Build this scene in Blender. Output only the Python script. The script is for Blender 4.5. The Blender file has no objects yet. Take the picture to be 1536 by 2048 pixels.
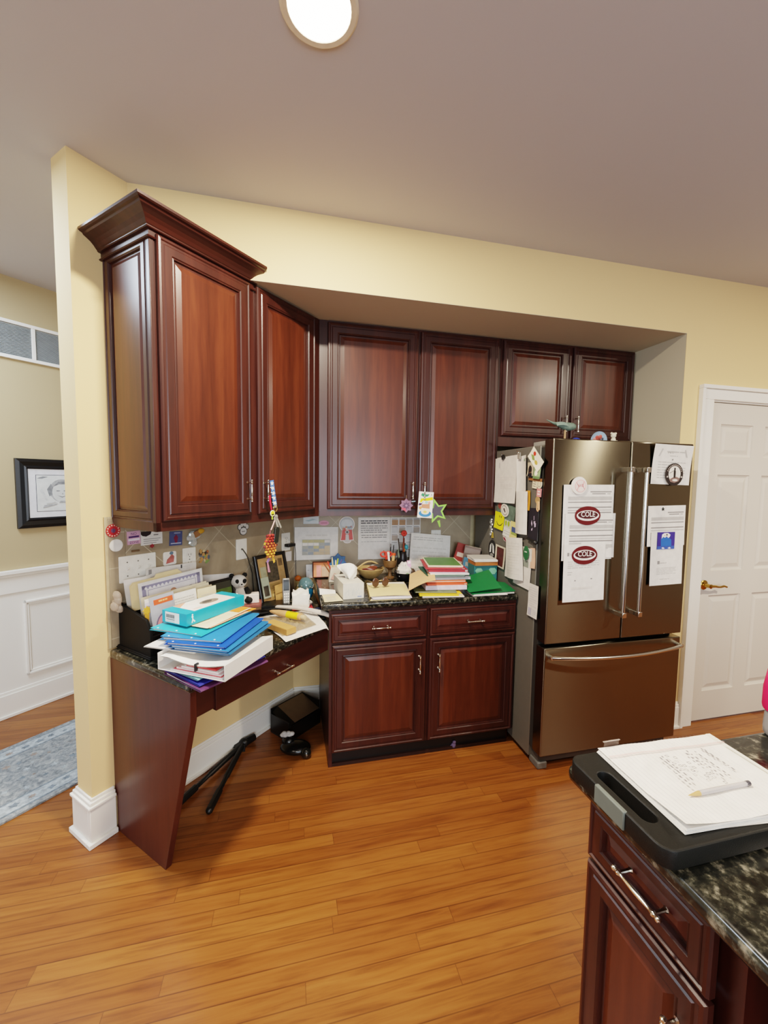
import bpy, math, random
from mathutils import Matrix, Vector
random.seed(7)
scene = bpy.context.scene
COL = scene.collection
PI = math.pi
A = 0.7995                      # heading of the angled desk wall
CA, SA = math.cos(A), math.sin(A)

def W(u, v, z):                 # desk-wall frame (u along the wall, v into the wall) -> world
    return Vector((u*CA - v*SA, u*SA + v*CA, z))

# ------------------------------------------------------------------ materials
def lin(h):
    h = h.lstrip('#')
    c = [int(h[i:i+2], 16)/255 for i in (0, 2, 4)]
    return tuple(x/12.92 if x <= .04045 else ((x+.055)/1.055)**2.4 for x in c) + (1,)

_M = {}
def base_mat(name):
    m = bpy.data.materials.new(name); m.use_nodes = True
    nt = m.node_tree
    return m, nt, nt.nodes['Principled BSDF']

def P(h, rough=.6, metal=0., var=.06, scale=30., trans=0., alpha=1., spec=.5, emit=0., bump=0., coat=0.):
    k = (h, rough, metal, var, scale, trans, alpha, spec, emit, bump, coat)
    if k in _M: return _M[k]
    m, nt, b = base_mat('paint_' + h.strip('#'))
    c = lin(h)
    tc = nt.nodes.new('ShaderNodeTexCoord')
    n = nt.nodes.new('ShaderNodeTexNoise'); n.inputs['Scale'].default_value = scale; n.inputs['Detail'].default_value = 3
    nt.links.new(tc.outputs['Object'], n.inputs['Vector'])
    r = nt.nodes.new('ShaderNodeValToRGB')
    r.color_ramp.elements[0].position = .3; r.color_ramp.elements[1].position = .7
    r.color_ramp.elements[0].color = tuple(max(0, x*(1-var)) for x in c[:3]) + (1,)
    r.color_ramp.elements[1].color = tuple(min(1, x*(1+var)) for x in c[:3]) + (1,)
    nt.links.new(n.outputs['Fac'], r.inputs['Fac'])
    nt.links.new(r.outputs['Color'], b.inputs['Base Color'])
    b.inputs['Roughness'].default_value = rough; b.inputs['Metallic'].default_value = metal
    b.inputs['Specular IOR Level'].default_value = spec
    b.inputs['Coat Weight'].default_value = coat
    if trans: b.inputs['Transmission Weight'].default_value = trans; b.inputs['IOR'].default_value = 1.3
    if alpha < 1: b.inputs['Alpha'].default_value = alpha
    if emit:
        b.inputs['Emission Color'].default_value = c; b.inputs['Emission Strength'].default_value = emit
    if bump:
        bp = nt.nodes.new('ShaderNodeBump'); bp.inputs['Strength'].default_value = bump; bp.inputs['Distance'].default_value = .002
        nt.links.new(n.outputs['Fac'], bp.inputs['Height']); nt.links.new(bp.outputs['Normal'], b.inputs['Normal'])
    _M[k] = m
    return m

def ramp(nt, fac, stops):
    r = nt.nodes.new('ShaderNodeValToRGB'); cr = r.color_ramp
    while len(cr.elements) < len(stops): cr.elements.new(.5)
    for e, (p, h) in zip(cr.elements, stops): e.position = p; e.color = lin(h)
    nt.links.new(fac, r.inputs['Fac'])
    return r.outputs['Color']

def mapped(nt, scale, coord='Object', rot=(0, 0, 0), loc=(0, 0, 0)):
    tc = nt.nodes.new('ShaderNodeTexCoord'); mp = nt.nodes.new('ShaderNodeMapping')
    mp.inputs['Scale'].default_value = scale; mp.inputs['Rotation'].default_value = rot; mp.inputs['Location'].default_value = loc
    nt.links.new(tc.outputs[coord], mp.inputs['Vector'])
    return mp.outputs['Vector']

def noise(nt, vec, scale, detail=4, rough=.55, dist=0.):
    n = nt.nodes.new('ShaderNodeTexNoise'); n.inputs['Scale'].default_value = scale
    n.inputs['Detail'].default_value = detail; n.inputs['Roughness'].default_value = rough; n.inputs['Distortion'].default_value = dist
    nt.links.new(vec, n.inputs['Vector'])
    return n.outputs['Fac']

def math_node(nt, op, a, b=None, c=None):
    n = nt.nodes.new('ShaderNodeMath'); n.operation = op
    for i, x in enumerate((a, b, c)):
        if x is None: continue
        if isinstance(x, (int, float)): n.inputs[i].default_value = x
        else: nt.links.new(x, n.inputs[i])
    return n.outputs[0]

def mix(nt, mode, fac, a, b):
    n = nt.nodes.new('ShaderNodeMix'); n.data_type = 'RGBA'; n.blend_type = mode
    for sock, x in ((n.inputs[0], fac), (n.inputs[6], a), (n.inputs[7], b)):
        if isinstance(x, (int, float)): sock.default_value = x
        elif isinstance(x, tuple): sock.default_value = x
        else: nt.links.new(x, sock)
    return n.outputs[2]

def bump(nt, b, h, strength, dist=.002):
    bp = nt.nodes.new('ShaderNodeBump'); bp.inputs['Strength'].default_value = strength; bp.inputs['Distance'].default_value = dist
    nt.links.new(h, bp.inputs['Height']); nt.links.new(bp.outputs['Normal'], b.inputs['Normal'])

def wood_mat(name, dark, mid, light, rough=.3, boards=True, axis='z'):
    m, nt, b = base_mat(name)
    sc = {'z': (14, 14, 1.1), 'x': (1.1, 14, 14)}[axis]
    v = mapped(nt, sc)
    f = noise(nt, v, 2.2, 6, .6, .35)
    col = ramp(nt, f, [(.25, dark), (.5, mid), (.78, light)])
    if boards:
        v2 = mapped(nt, (11, 11, .02) if axis == 'z' else (.02, 11, 11))
        f2 = noise(nt, v2, 1.0, 1, .3)
        col = mix(nt, 'MULTIPLY', .5, col, ramp(nt, f2, [(.38, '#c9c9c9'), (.62, '#ffffff')]))
    nt.links.new(col, b.inputs['Base Color'])
    b.inputs['Roughness'].default_value = rough
    b.inputs['Coat Weight'].default_value = .10; b.inputs['Coat Roughness'].default_value = .2; b.inputs['Specular IOR Level'].default_value = .42
    v3 = mapped(nt, (160, 160, 6) if axis == 'z' else (6, 160, 160))
    bump(nt, b, noise(nt, v3, 1.5, 2), .06, .001)
    return m

CHERRY = wood_mat('cherry_wood', '#2e1410', '#3a1a14', '#462219', .36)
CHERRY_PANEL = wood_mat('cherry_panel_wood', '#3f1b10', '#4f2415', '#5f2f1b', .34)
CHERRY_H = wood_mat('cherry_wood_horizontal', '#2e1410', '#3a1a14', '#462219', .36, axis='x')
CHERRY_FLAT = wood_mat('cherry_flat_panel', '#3d1a14', '#472018', '#50271c', .38, boards=False)
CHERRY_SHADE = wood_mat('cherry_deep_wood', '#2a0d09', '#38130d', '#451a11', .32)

def granite_mat():
    m, nt, b = base_mat('granite')
    v = mapped(nt, (1, 1, 1))
    n1 = noise(nt, v, 46, 5, .62, .0)
    n2 = noise(nt, v, 105, 4, .7)
    n3 = noise(nt, v, 30, 3, .5)
    c = ramp(nt, n1, [(.38, '#0b0c0a'), (.50, '#1b1c17'), (.57, '#3a3930'), (.65, '#6f6a5d'), (.76, '#978b78')])
    c2 = ramp(nt, n2, [(.45, '#1a1b17'), (.62, '#5e5b4f'), (.75, '#8f8471')])
    c = mix(nt, 'MIX', ramp(nt, n3, [(.42, '#000000'), (.6, '#777777')]), c, c2)
    nt.links.new(c, b.inputs['Base Color']); b.inputs['Roughness'].default_value = .16
    return m
GRANITE = granite_mat()

def floor_mat():
    m, nt, b = base_mat('oak_strip_floor')
    tc = nt.nodes.new('ShaderNodeTexCoord'); sp = nt.nodes.new('ShaderNodeSeparateXYZ')
    nt.links.new(tc.outputs['Object'], sp.inputs[0])
    x, y = sp.outputs[0], sp.outputs[1]
    wd = .0575
    row = math_node(nt, 'FLOOR', math_node(nt, 'DIVIDE', y, wd))
    wn = nt.nodes.new('ShaderNodeTexWhiteNoise'); wn.noise_dimensions = '1D'; nt.links.new(row, wn.inputs['W'])
    xo = math_node(nt, 'ADD', x, math_node(nt, 'MULTIPLY', wn.outputs['Value'], 7.3))
    ln = .95
    xi = math_node(nt, 'DIVIDE', xo, ln)
    idx = math_node(nt, 'FLOOR', xi)
    cb = nt.nodes.new('ShaderNodeCombineXYZ'); nt.links.new(idx, cb.inputs[0]); nt.links.new(row, cb.inputs[1])
    w2 = nt.nodes.new('ShaderNodeTexWhiteNoise'); w2.noise_dimensions = '2D'; nt.links.new(cb.outputs[0], w2.inputs['Vector'])
    tone = ramp(nt, w2.outputs['Value'], [(0, '#7f4b21'), (.25, '#8a5427'), (.6, '#925b2b'), (1, '#9a6330')])
    # grain, shifted per board
    ad = nt.nodes.new('ShaderNodeVectorMath'); ad.operation = 'MULTIPLY_ADD'
    nt.links.new(w2.outputs['Color'], ad.inputs[0]); ad.inputs[1].default_value = (9, 9, 9); nt.links.new(tc.outputs['Object'], ad.inputs[2])
    mp = nt.nodes.new('ShaderNodeMapping'); mp.inputs['Scale'].default_value = (2.2, 34, 1); nt.links.new(ad.outputs[0], mp.inputs['Vector'])
    g = noise(nt, mp.outputs['Vector'], 1.6, 6, .62, .5)
    col = mix(nt, 'MULTIPLY', .75, tone, ramp(nt, g, [(.3, '#a88f7c'), (.5, '#e9dccd'), (.7, '#ffffff')]))
    # seams
    fy = math_node(nt, 'FRACT', math_node(nt, 'DIVIDE', y, wd)); fx = math_node(nt, 'FRACT', xi)
    sy = math_node(nt, 'LESS_THAN', fy, .06); sx = math_node(nt, 'LESS_THAN', fx, .0022)
    s = math_node(nt, 'MAXIMUM', sy, sx)
    col = mix(nt, 'MIX', math_node(nt, 'MULTIPLY', s, .55), col, lin('#3c1d09'))
    nt.links.new(col, b.inputs['Base Color'])
    b.inputs['Roughness'].default_value = .3
    bump(nt, b, math_node(nt, 'SUBTRACT', math_node(nt, 'MULTIPLY', g, .15), s), .12, .001)
    return m

def tile_mat(name, diag):
    m, nt, b = base_mat(name)
    tc = nt.nodes.new('ShaderNodeTexCoord'); sp = nt.nodes.new('ShaderNodeSeparateXYZ')
    nt.links.new(tc.outputs['Object'], sp.inputs[0])
    x, z = sp.outputs[0], sp.outputs[2]
    if diag:
        k = .7071
        p = math_node(nt, 'MULTIPLY', math_node(nt, 'ADD', x, z), k); q = math_node(nt, 'MULTIPLY', math_node(nt, 'SUBTRACT', x, z), k)
        sz = .30
    else: p, q, sz = x, z, .152
    g = None
    for t in (p, q):
        f = math_node(nt, 'FRACT', math_node(nt, 'ADD', math_node(nt, 'DIVIDE', t, sz), .35))
        l = math_node(nt, 'LESS_THAN', f, .012 if diag else .022)
        g = l if g is None else math_node(nt, 'MAXIMUM', g, l)
    v = mapped(nt, (1, 1, 1))
    c = ramp(nt, noise(nt, v, 5, 5, .6, .5), [(.3, '#8d7d66'), (.5, '#9c8c74'), (.72, '#ab9b82')])
    c = mix(nt, 'MIX', g, c, lin('#b9ab92'))
    nt.links.new(c, b.inputs['Base Color']); b.inputs['Roughness'].default_value = .45
    bump(nt, b, math_node(nt, 'MULTIPLY', g, -1), .3, .001)
    return m

def steel_mat(name, h, rough, aniso, axis='Z', rot=.25):
    m, nt, b = base_mat(name)
    v = mapped(nt, (1.5, 1.5, 260))
    f = noise(nt, v, 1.5, 3, .6)
    c = lin(h)
    nt.links.new(ramp(nt, f, [(.3, h), (.7, h)]), b.inputs['Base Color'])
    b.inputs['Metallic'].default_value = 1; b.inputs['Roughness'].default_value = rough
    b.inputs['Anisotropic'].default_value = aniso; b.inputs['Anisotropic Rotation'].default_value = rot
    t = nt.nodes.new('ShaderNodeTangent'); t.direction_type = 'RADIAL'; t.axis = axis
    nt.links.new(t.outputs[0], b.inputs['Tangent'])
    bump(nt, b, f, .05, .0005)
    return m
STEEL = steel_mat('brushed_stainless_steel', '#867f6f', .21, 1., rot=.25)
STEEL_BAR = steel_mat('polished_steel_bar', '#dedbd6', .16, .0)
CHROME = P('#e9e2d2', .12, 1., .02)

def wall_mat(name, h, var=.02):
    m, nt, b = base_mat(name)
    v = mapped(nt, (1, 1, 1))
    c = lin(h)
    r = nt.nodes.new('ShaderNodeValToRGB')
    r.color_ramp.elements[0].color = tuple(x*(1-var) for x in c[:3])+(1,); r.color_ramp.elements[1].color = tuple(min(1, x*(1+var)) for x in c[:3])+(1,)
    nt.links.new(noise(nt, v, 1.3, 3), r.inputs['Fac'])
    nt.links.new(r.outputs['Color'], b.inputs['Base Color']); b.inputs['Roughness'].default_value = .75; b.inputs['Specular IOR Level'].default_value = .25
    bump(nt, b, noise(nt, v, 220, 2), .05, .0008)
    return m
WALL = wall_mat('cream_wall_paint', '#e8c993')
CEIL = wall_mat('ceiling_paint', '#cacacf')
WALL_FAR = wall_mat('dimmed_far_wall', '#857b70')  # dimness of the room behind put into the colour, for the refrigerator's reflections
WALL_HALL = wall_mat('hall_wall_paint', '#b7a480')
WALL_NICHE_SHADE = wall_mat('niche_wall_shade', '#c6bba3')  # same cream wall with the niche's shade put into the colour
TRIM = wall_mat('white_trim_paint', '#efebe2')
DOORW = wall_mat('white_door_paint', '#d8d0c4')

# ------------------------------------------------------------------ mesh builder
class MB:
    def __init__(s):
        s.v, s.f, s.m, s.mats = [], [], [], []
        s.M = Matrix()
    def mi(s, mat):
        if mat not in s.mats: s.mats.append(mat)
        return s.mats.index(mat)
    def raw(s, vs, fs, mat):
        o = len(s.v); k = s.mi(mat)
        s.v += [tuple(s.M @ Vector(p)) for p in vs]
        for f in fs: s.f.append(tuple(i+o for i in f)); s.m.append(k)
        return s
    def box(s, x0, x1, y0, y1, z0, z1, mat, R=None):
        vs = [(x, y, z) for z in (z0, z1) for y in (y0, y1) for x in (x0, x1)]
        if R is not None: vs = [R @ Vector(p) for p in vs]
        return s.raw(vs, [(0, 2, 3, 1), (4, 5, 7, 6), (0, 1, 5, 4), (2, 6, 7, 3), (0, 4, 6, 2), (1, 3, 7, 5)], mat)
    def prism(s, poly, z0, z1, mat, M=None):
        n = len(poly)
        a = sum(poly[i][0]*poly[(i+1) % n][1]-poly[(i+1) % n][0]*poly[i][1] for i in range(n))
        if a < 0: poly = poly[::-1]
        vs = [(x, y, z0) for x, y in poly]+[(x, y, z1) for x, y in poly]
        if M is not None: vs = [M @ Vector(p) for p in vs]
        fs = [tuple(range(n))[::-1], tuple(range(n, 2*n))]+[(i, (i+1) % n, n+(i+1) % n, n+i) for i in range(n)]
        return s.raw(vs, fs, mat)
    def lathe(s, prof, mat, n=24, M=None):
        vs, fs = [], []
        for r, z in prof:
            for i in range(n):
                a = 2*PI*i/n; vs.append((r*math.cos(a), r*math.sin(a), z))
        for j in range(len(prof)-1):
            for i in range(n):
                k = (i+1) % n; fs.append((j*n+i, j*n+k, (j+1)*n+k, (j+1)*n+i))
        fs.append(tuple(range(n))[::-1]); L = (len(prof)-1)*n; fs.append(tuple(range(L, L+n)))
        if M is not None: vs = [M @ Vector(p) for p in vs]
        return s.raw(vs, fs, mat)
    def tube(s, pts, r, mat, n=8, closed=False):
        pts = [Vector(p) for p in pts]; N = len(pts)
        rs = r if isinstance(r, (list, tuple)) else [r]*N
        vs, fs = [], []
        up = None
        for i, p in enumerate(pts):
            if closed: t = pts[(i+1) % N]-pts[i-1]
            else: t = pts[min(i+1, N-1)]-pts[max(i-1, 0)]
            t.normalize()
            if up is None:
                up = Vector((0, 0, 1)) if abs(t.z) < .9 else Vector((1, 0, 0))
            a = t.cross(up).normalized(); b = a.cross(t).normalized(); up = b
            for k in range(n):
                q = 2*PI*k/n; vs.append(p+a*(rs[i]*math.cos(q))+b*(rs[i]*math.sin(q)))
        for i in range(N if closed else N-1):
            j = (i+1) % N
            for k in range(n):
                l = (k+1) % n; fs.append((i*n+k, i*n+l, j*n+l, j*n+k))
        if not closed: fs.append(tuple(range(n))[::-1]); fs.append(tuple(range((N-1)*n, N*n)))
        return s.raw(vs, fs, mat)
    def ball(s, c, r, mat, n=16, m=10, R=None):
        if not isinstance(r, (tuple, list)): r = (r, r, r)
        prof = [(math.sin(PI*j/m), -math.cos(PI*j/m)) for j in range(m+1)]
        prof[0] = (.02, -1); prof[-1] = (.02, 1)
        M = Matrix.Translation(c) @ (R.to_4x4() if R is not None else Matrix()) @ Matrix.Diagonal((r[0], r[1], r[2], 1))
        return s.lathe(prof, mat, n, M)
    def grid(s, nx, ny, fn, mat, flip=False):
        vs = [fn(i/nx, j/ny) for j in range(ny+1) for i in range(nx+1)]
        fs = [(j*(nx+1)+i, j*(nx+1)+i+1, (j+1)*(nx+1)+i+1, (j+1)*(nx+1)+i) for j in range(ny) for i in range(nx)]
        if flip: fs = [f[::-1] for f in fs]
        return s.raw(vs, fs, mat)
    def mesh(s, me, mat, M):
        return s.raw([M @ v.co for v in me.vertices], [tuple(p.vertices) for p in me.polygons], mat)
    def build(s, name, parent=None, loc=(0, 0, 0), rz=0., M=None, bev=0., smooth=True, ang=.6, seg=2, label=None):
        me = bpy.data.meshes.new(name); me.from_pydata(s.v, [], s.f)
        for mt in s.mats: me.materials.append(mt)
        me.polygons.foreach_set('material_index', s.m)
        if smooth:
            me.polygons.foreach_set('use_smooth', [True]*len(s.f)); me.set_sharp_from_angle(angle=ang)
        me.update()
        o = bpy.data.objects.new(name, me); COL.objects.link(o)
        if M is not None: o.matrix_world = M
        else: o.location = loc; o.rotation_euler = (0, 0, rz)
        if parent is not None: o.parent = parent
        if bev:
            md = o.modifiers.new('edge', 'BEVEL'); md.width = bev; md.segments = seg; md.limit_method = 'ANGLE'; md.angle_limit = .7
        if label: o['label'] = label
        return o

_T = {}
def text_mesh(st_, bold=0.):
    st = st_; key = (st_, bold)
    if key not in _T:
        cu = bpy.data.curves.new('t', 'FONT'); cu.body = st; cu.align_x = 'CENTER'; cu.align_y = 'CENTER'; cu.resolution_u = 3; cu.offset = bold
        o = bpy.data.objects.new('t', cu)
        COL.objects.link(o); bpy.context.view_layer.update()
        me = bpy.data.meshes.new_from_object(o.evaluated_get(bpy.context.evaluated_depsgraph_get()))
        bpy.data.objects.remove(o); _T[key] = me
    return _T[key]

def tag(o, label, cat, group=None, kind=None):
    o['label'] = label; o['category'] = cat
    if group: o['group'] = group
    if kind: o['kind'] = kind
    return o

def thing(name, label, cat, loc=(0, 0, 0), rz=0., group=None):
    o = bpy.data.objects.new(name, None); COL.objects.link(o)
    o.location = loc; o.rotation_euler = (0, 0, rz); o.empty_display_size = .05
    return tag(o, label, cat, group)

def structure(name, mb, **k):
    o = mb.build(name, **k); o['kind'] = 'structure'
    return o

# orientation of flat things: columns are right, up, outward normal
def orient(right, up, nor, loc):
    r, u, n = Vector(right), Vector(up), Vector(nor)
    M = Matrix((r, u, n)).transposed().to_4x4(); M.translation = Vector(loc)
    return M
def on_back(x, z, y=-.0125, roll=0.): return orient((1, 0, 0), (0, 0, 1), (0, -1, 0), (x, y, z)) @ Matrix.Rotation(roll, 4, 'Z')
def on_diag(u, z, v=-.0125, roll=0.): return orient((CA, SA, 0), (0, 0, 1), (SA, -CA, 0), W(u, v, z)) @ Matrix.Rotation(roll, 4, 'Z')
def on_fside(y, z, off=0., roll=0.): return orient((0, -1, 0), (0, 0, 1), (-1, 0, 0), (1.2655-off, y, z)) @ Matrix.Rotation(roll, 4, 'Z')
def on_ffront(x, z, off=0., roll=0.): return orient((1, 0, 0), (0, 0, 1), (0, -1, 0), (x, -.9075-off, z)) @ Matrix.Rotation(roll, 4, 'Z')
def flat(x, y, z, rz=0.): return Matrix.Translation((x, y, z)) @ Matrix.Rotation(rz, 4, 'Z')

INK = P('#8d8a88', .7); INK_D = P('#3b3a3c', .7); INK_L = P('#b9b6b2', .7)
PAPER = P('#dbd6cf', .8, spec=.2); PAPER_W = P('#e6e2dc', .8, spec=.2); PAPER_C = P('#e6d7b4', .8, spec=.2)

def sheet(mb, w, h, mat, prints=(), fn=None, nx=6, ny=8, seed=1, back=True):
    """paper w x h centred at the origin in xy; fn(x, y) -> height; prints in 0..1 coordinates, y up"""
    rnd = random.Random(seed)
    f = fn or (lambda x, y: 0.)
    if fn is None: nx = ny = 1
    pt = lambda a, b, l=0.: ((a-.5)*w, (b-.5)*h, f((a-.5)*w, (b-.5)*h)+l)
    mb.grid(nx, ny, lambda a, b: pt(a, b, .0004), mat)
    if back: mb.grid(nx, ny, lambda a, b: pt(a, b, -.0004), mat, flip=True)
    lift = [.0008]
    def rect(x0, y0, x1, y1, m):
        kx = max(1, int(abs(x1-x0)*nx+.99)) if fn else 1; ky = max(1, int(abs(y1-y0)*ny+.99)) if fn else 1
        mb.grid(kx, ky, lambda a, b: pt(x0+(x1-x0)*a, y0+(y1-y0)*b, lift[0]), m)
    for p in prints:
        k = p[0]; lift[0] += .00012
        if k == 'r': rect(*p[1:])
        elif k == 'fr':                                   # frame
            x0, y0, x1, y1, t, m = p[1:]; tx = t; ty = t*w/h
            rect(x0, y0, x1, y0+ty, m); rect(x0, y1-ty, x1, y1, m); rect(x0, y0, x0+tx, y1, m); rect(x1-tx, y0, x1, y1, m)
        elif k == 'p': mb.raw([pt(a, b, lift[0]) for a, b in p[1]], [tuple(range(len(p[1])))], p[2])
        elif k == 'e':
            cx, cy, rx, ry, m = p[1:]
            q = [(cx+rx*math.cos(2*PI*i/24), cy+ry*math.sin(2*PI*i/24)) for i in range(24)]
            mb.raw([pt(a, b, lift[0]) for a, b in q], [tuple(range(24))], m)
        elif k == 't':
            st, cx, cy, size, m = p[1:6]
            me = text_mesh(st)
            mb.mesh(me, m, Matrix.Translation(pt(cx, cy, lift[0])) @ Matrix.Rotation(p[6] if len(p) > 6 else 0, 4, 'Z') @ Matrix.Diagonal((size, size, 1, 1)))
        elif k == 'l':                                    # lines of writing
            x0, y0, x1, y1, n, m = p[1:7]; fill = p[7] if len(p) > 7 else .42
            dy = (y1-y0)/n
            for i in range(n):
                x = x0; yb = y1-(i+1)*dy; end = x1 if rnd.random() < .75 else x0+(x1-x0)*rnd.uniform(.45, .9)
                while x < end-.015:
                    wl = min(rnd.uniform(.05, .16), end-x)
                    rect(x, yb+dy*.25, x+wl, yb+dy*(.25+fill), m); x += wl+rnd.uniform(.012, .022)
    return mb

def paper(name, label, M, w, h, mat=PAPER, prints=(), fn=None, group=None, parent=None, seed=1, cat=None, **k):
    cat = cat or {'index_card': 'card', 'calendar_page': 'calendar', 'printed_letter': 'letter', 'loose_sheet': 'paper', 'photo_sheet': 'photos'}.get(name, name.replace('_', ' '))
    mb = sheet(MB(), w, h, mat, prints, fn, seed=seed, **k)
    o = mb.build(name, M=M, ang=1.0)
    return tag(o, label, cat, group)

def star(cx, cy, r, n=5, q=.42, asp=1., rot=PI/2):
    return [(cx+(r if i % 2 == 0 else r*q)*math.cos(rot+PI*i/n), cy+asp*(r if i % 2 == 0 else r*q)*math.sin(rot+PI*i/n)) for i in range(2*n)]
def ell(cx, cy, rx, ry, n=28): return [(cx+rx*math.cos(2*PI*i/n), cy+ry*math.sin(2*PI*i/n)) for i in range(n)]
def rrect(w, h, r, n=5, cx=0., cy=0.):
    out = []
    for sx, sy, a0 in ((1, 1, 0), (-1, 1, PI/2), (-1, -1, PI), (1, -1, 3*PI/2)):
        for i in range(n+1):
            a = a0+PI/2*i/n
            out.append((cx+sx*(w/2-r)+r*math.cos(a), cy+sy*(h/2-r)+r*math.sin(a)))
    return out

def rings(mb, w, h, prof, mats, back=None):
    """nested rectangular rings in the local XZ plane, front faces -Y. prof: (inset, depth y) from the outside in; mats per step; last one fills"""
    vs, n = [], len(prof)
    for ins, y in prof:
        vs += [(ins, y, ins), (w-ins, y, ins), (w-ins, y, h-ins), (ins, y, h-ins)]
    for j in range(n-1):
        o = j*4
        mb.raw([vs[o+i] for i in range(8)], [(i, (i+1) % 4, 4+(i+1) % 4, 4+i) for i in range(4)], mats[j] if isinstance(mats, list) else mats)
    mb.raw(vs[-4:], [(0, 1, 2, 3)], mats[-1] if isinstance(mats, list) else mats)
    if back is not None: mb.raw(vs[:4], [(3, 2, 1, 0)], back)
    return mb

def copy_tree(o, parent=None):
    c = o.copy(); COL.objects.link(c)
    if parent is not None: c.parent = parent
    for ch in [x for x in bpy.data.objects if x.parent == o]: copy_tree(ch, c)
    return c
# ================================================================== camera
cam_d = bpy.data.cameras.new('camera'); cam = bpy.data.objects.new('camera', cam_d); COL.objects.link(cam); scene.camera = cam
yaw, pitch, roll = -.2339, -.0742, .0142
F = Vector((-math.sin(yaw)*math.cos(pitch), math.cos(yaw)*math.cos(pitch), math.sin(pitch)))
R0 = Vector((math.cos(yaw), math.sin(yaw), 0)); U0 = R0.cross(F)
Rr = R0*math.cos(roll)+U0*math.sin(roll); Ur = -R0*math.sin(roll)+U0*math.cos(roll)
cam.matrix_world = orient(Rr, Ur, -F, (-.0367, -2.7235, 1.5487))
cam_d.sensor_fit = 'VERTICAL'; cam_d.sensor_height = 36; cam_d.lens = 36*815.937/2048; cam_d.clip_start = .02

# ================================================================== room shell
HC, HS, DS, NX = 2.787, 2.453, .707, 2.28
mb = MB(); mb.raw([(-6.5, -6.2, 0), (4.8, -6.2, 0), (4.8, 4, 0), (-6.5, 4, 0)], [(0, 1, 2, 3)], floor_mat()); structure('floor', mb)
mb = MB(); mb.box(-6.5, 4.8, -6.2, 4, HC, HC+.1, CEIL); structure('ceiling', mb)
mb = MB(); mb.box(0, NX+.1, 0, .12, 0, HC, WALL); structure('wall_back', mb)
# angled wall with its free end
mb = MB(); mb.box(-1.2044, 0, 0, .125, 0, HC, WALL); structure('wall_left', mb, rz=A)
# soffit over the cabinets, cut back to the angled wall
xs = DS/math.tan(A)
mb = MB(); mb.prism([(-xs+.001, -DS), (NX, -DS), (NX, 0), (0, 0)], HS+.002, HC, WALL); mb.prism([(-xs+.003, -DS+.0005), (NX, -DS+.0005), (NX, 0), (0, 0)], HS, HS+.002, WALL_NICHE_SHADE); structure('wall_soffit', mb)  # thin underside layer carries the painted shade
# wall with the panel door: niche return + door opening
DX0, DX1, DH = 2.515, 3.325, 2.065
mb = MB()
mb.box(NX, DX0-.02, -DS, -.0, 0, HC, WALL); mb.raw([(NX-.0006, -DS+.001, 0), (NX-.0006, 0, 0), (NX-.0006, 0, HS), (NX-.0006, -DS+.001, HS)], [(0, 3, 2, 1)], WALL_NICHE_SHADE)  # niche side face gets the painted shade too
mb.box(DX0-.02, DX1+.02, -DS, -DS+.12, DH+.02, HC, WALL)
mb.box(DX1+.02, 4.7, -DS, -DS+.12, 0, HC, WALL)
structure('wall_right', mb)
# walls out of view
mb = MB(); mb.box(4.6, 4.72, -6, -DS+.12, 0, HC, WALL_FAR); structure('wall_side_east', mb)
mb = MB()
mb.box(-6.4, -.9, -6.0, -5.9, 0, HC, WALL_FAR); mb.box(1.7, 4.6, -6.0, -5.9, 0, HC, WALL_FAR)
mb.box(-.9, 1.7, -6.0, -5.9, 0, .9, WALL_FAR); mb.box(-.9, 1.7, -6.0, -5.9, 2.35, HC, WALL_FAR); structure('wall_behind', mb)
mb = MB()
mb.box(-6.0, -5.9, -5.9, -5.6, 0, HC, WALL_FAR); mb.box(-6.0, -5.9, -4.3, -3.8, 0, HC, WALL_FAR)
mb.box(-6.0, -5.9, -5.6, -4.3, 0, .6, WALL_FAR); mb.box(-6.0, -5.9, -5.6, -4.3, 2.4, HC, WALL_FAR); structure('wall_side_west', mb)
mb = MB(); mb.box(-7, 1.6, 1.494, 1.6, 0, HC, WALL_HALL); structure('wall_hall', mb, rz=A)
mb = MB(); mb.box(1.0, 1.1, .0, 1.6, 0, HC, WALL_HALL); structure('wall_hall_end', mb, rz=A)
for n, (x0, x1, z0, z1) in enumerate([(-.9, 1.7, .9, 2.35)]):
    mb = MB()
    for a, b, c, d in ((x0, x0+.06, z0, z1), (x1-.06, x1, z0, z1), (x0, x1, z0, z0+.06), (x0, x1, z1-.06, z1), ((x0+x1)/2-.02, (x0+x1)/2+.02, z0, z1), (x0, x1, 1.6, 1.64)):
        mb.box(a, b, -5.98, -5.92, c, d, TRIM)
    structure('window_1', mb)
mb = MB()
for a, b, c, d in ((-5.6, -5.54, .6, 2.4), (-4.36, -4.3, .6, 2.4), (-5.6, -4.3, .6, .66), (-5.6, -4.3, 2.34, 2.4), (-4.97, -4.93, .6, 2.4)):
    mb.box(-5.98, -5.92, a, b, c, d, TRIM)
structure('window_2', mb)

# tile backsplash
TILE = tile_mat('tan_tile_diagonal', True); TILE_S = tile_mat('tan_tile_straight', False)
mb = MB(); mb.box(-1.045, 0, -.011, 0, .82, 1.3725, TILE)
structure('trim_1', mb, rz=A)
mb = MB(); mb.box(-1.112, -1.045, -.011, 0, .82, 1.3725, TILE_S); mb.box(-1.124, -1.112, -.011, 0, .82, 1.385, P('#b3a384', .5)); mb.box(-1.112, -1.03, -.0105, 0, 1.3725, 1.385, P('#b3a384', .5))
structure('trim_2', mb, rz=A, bev=.002)
mb = MB(); mb.box(0, 1.254, -.011, 0, .914, 1.3725, TILE)
structure('trim_3', mb)
mb = MB(); mb.box(1.254, 1.315, -.011, 0, .914, 1.3725, P('#b9ab88', .5))
structure('trim_4', mb, bev=.002)

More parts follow.
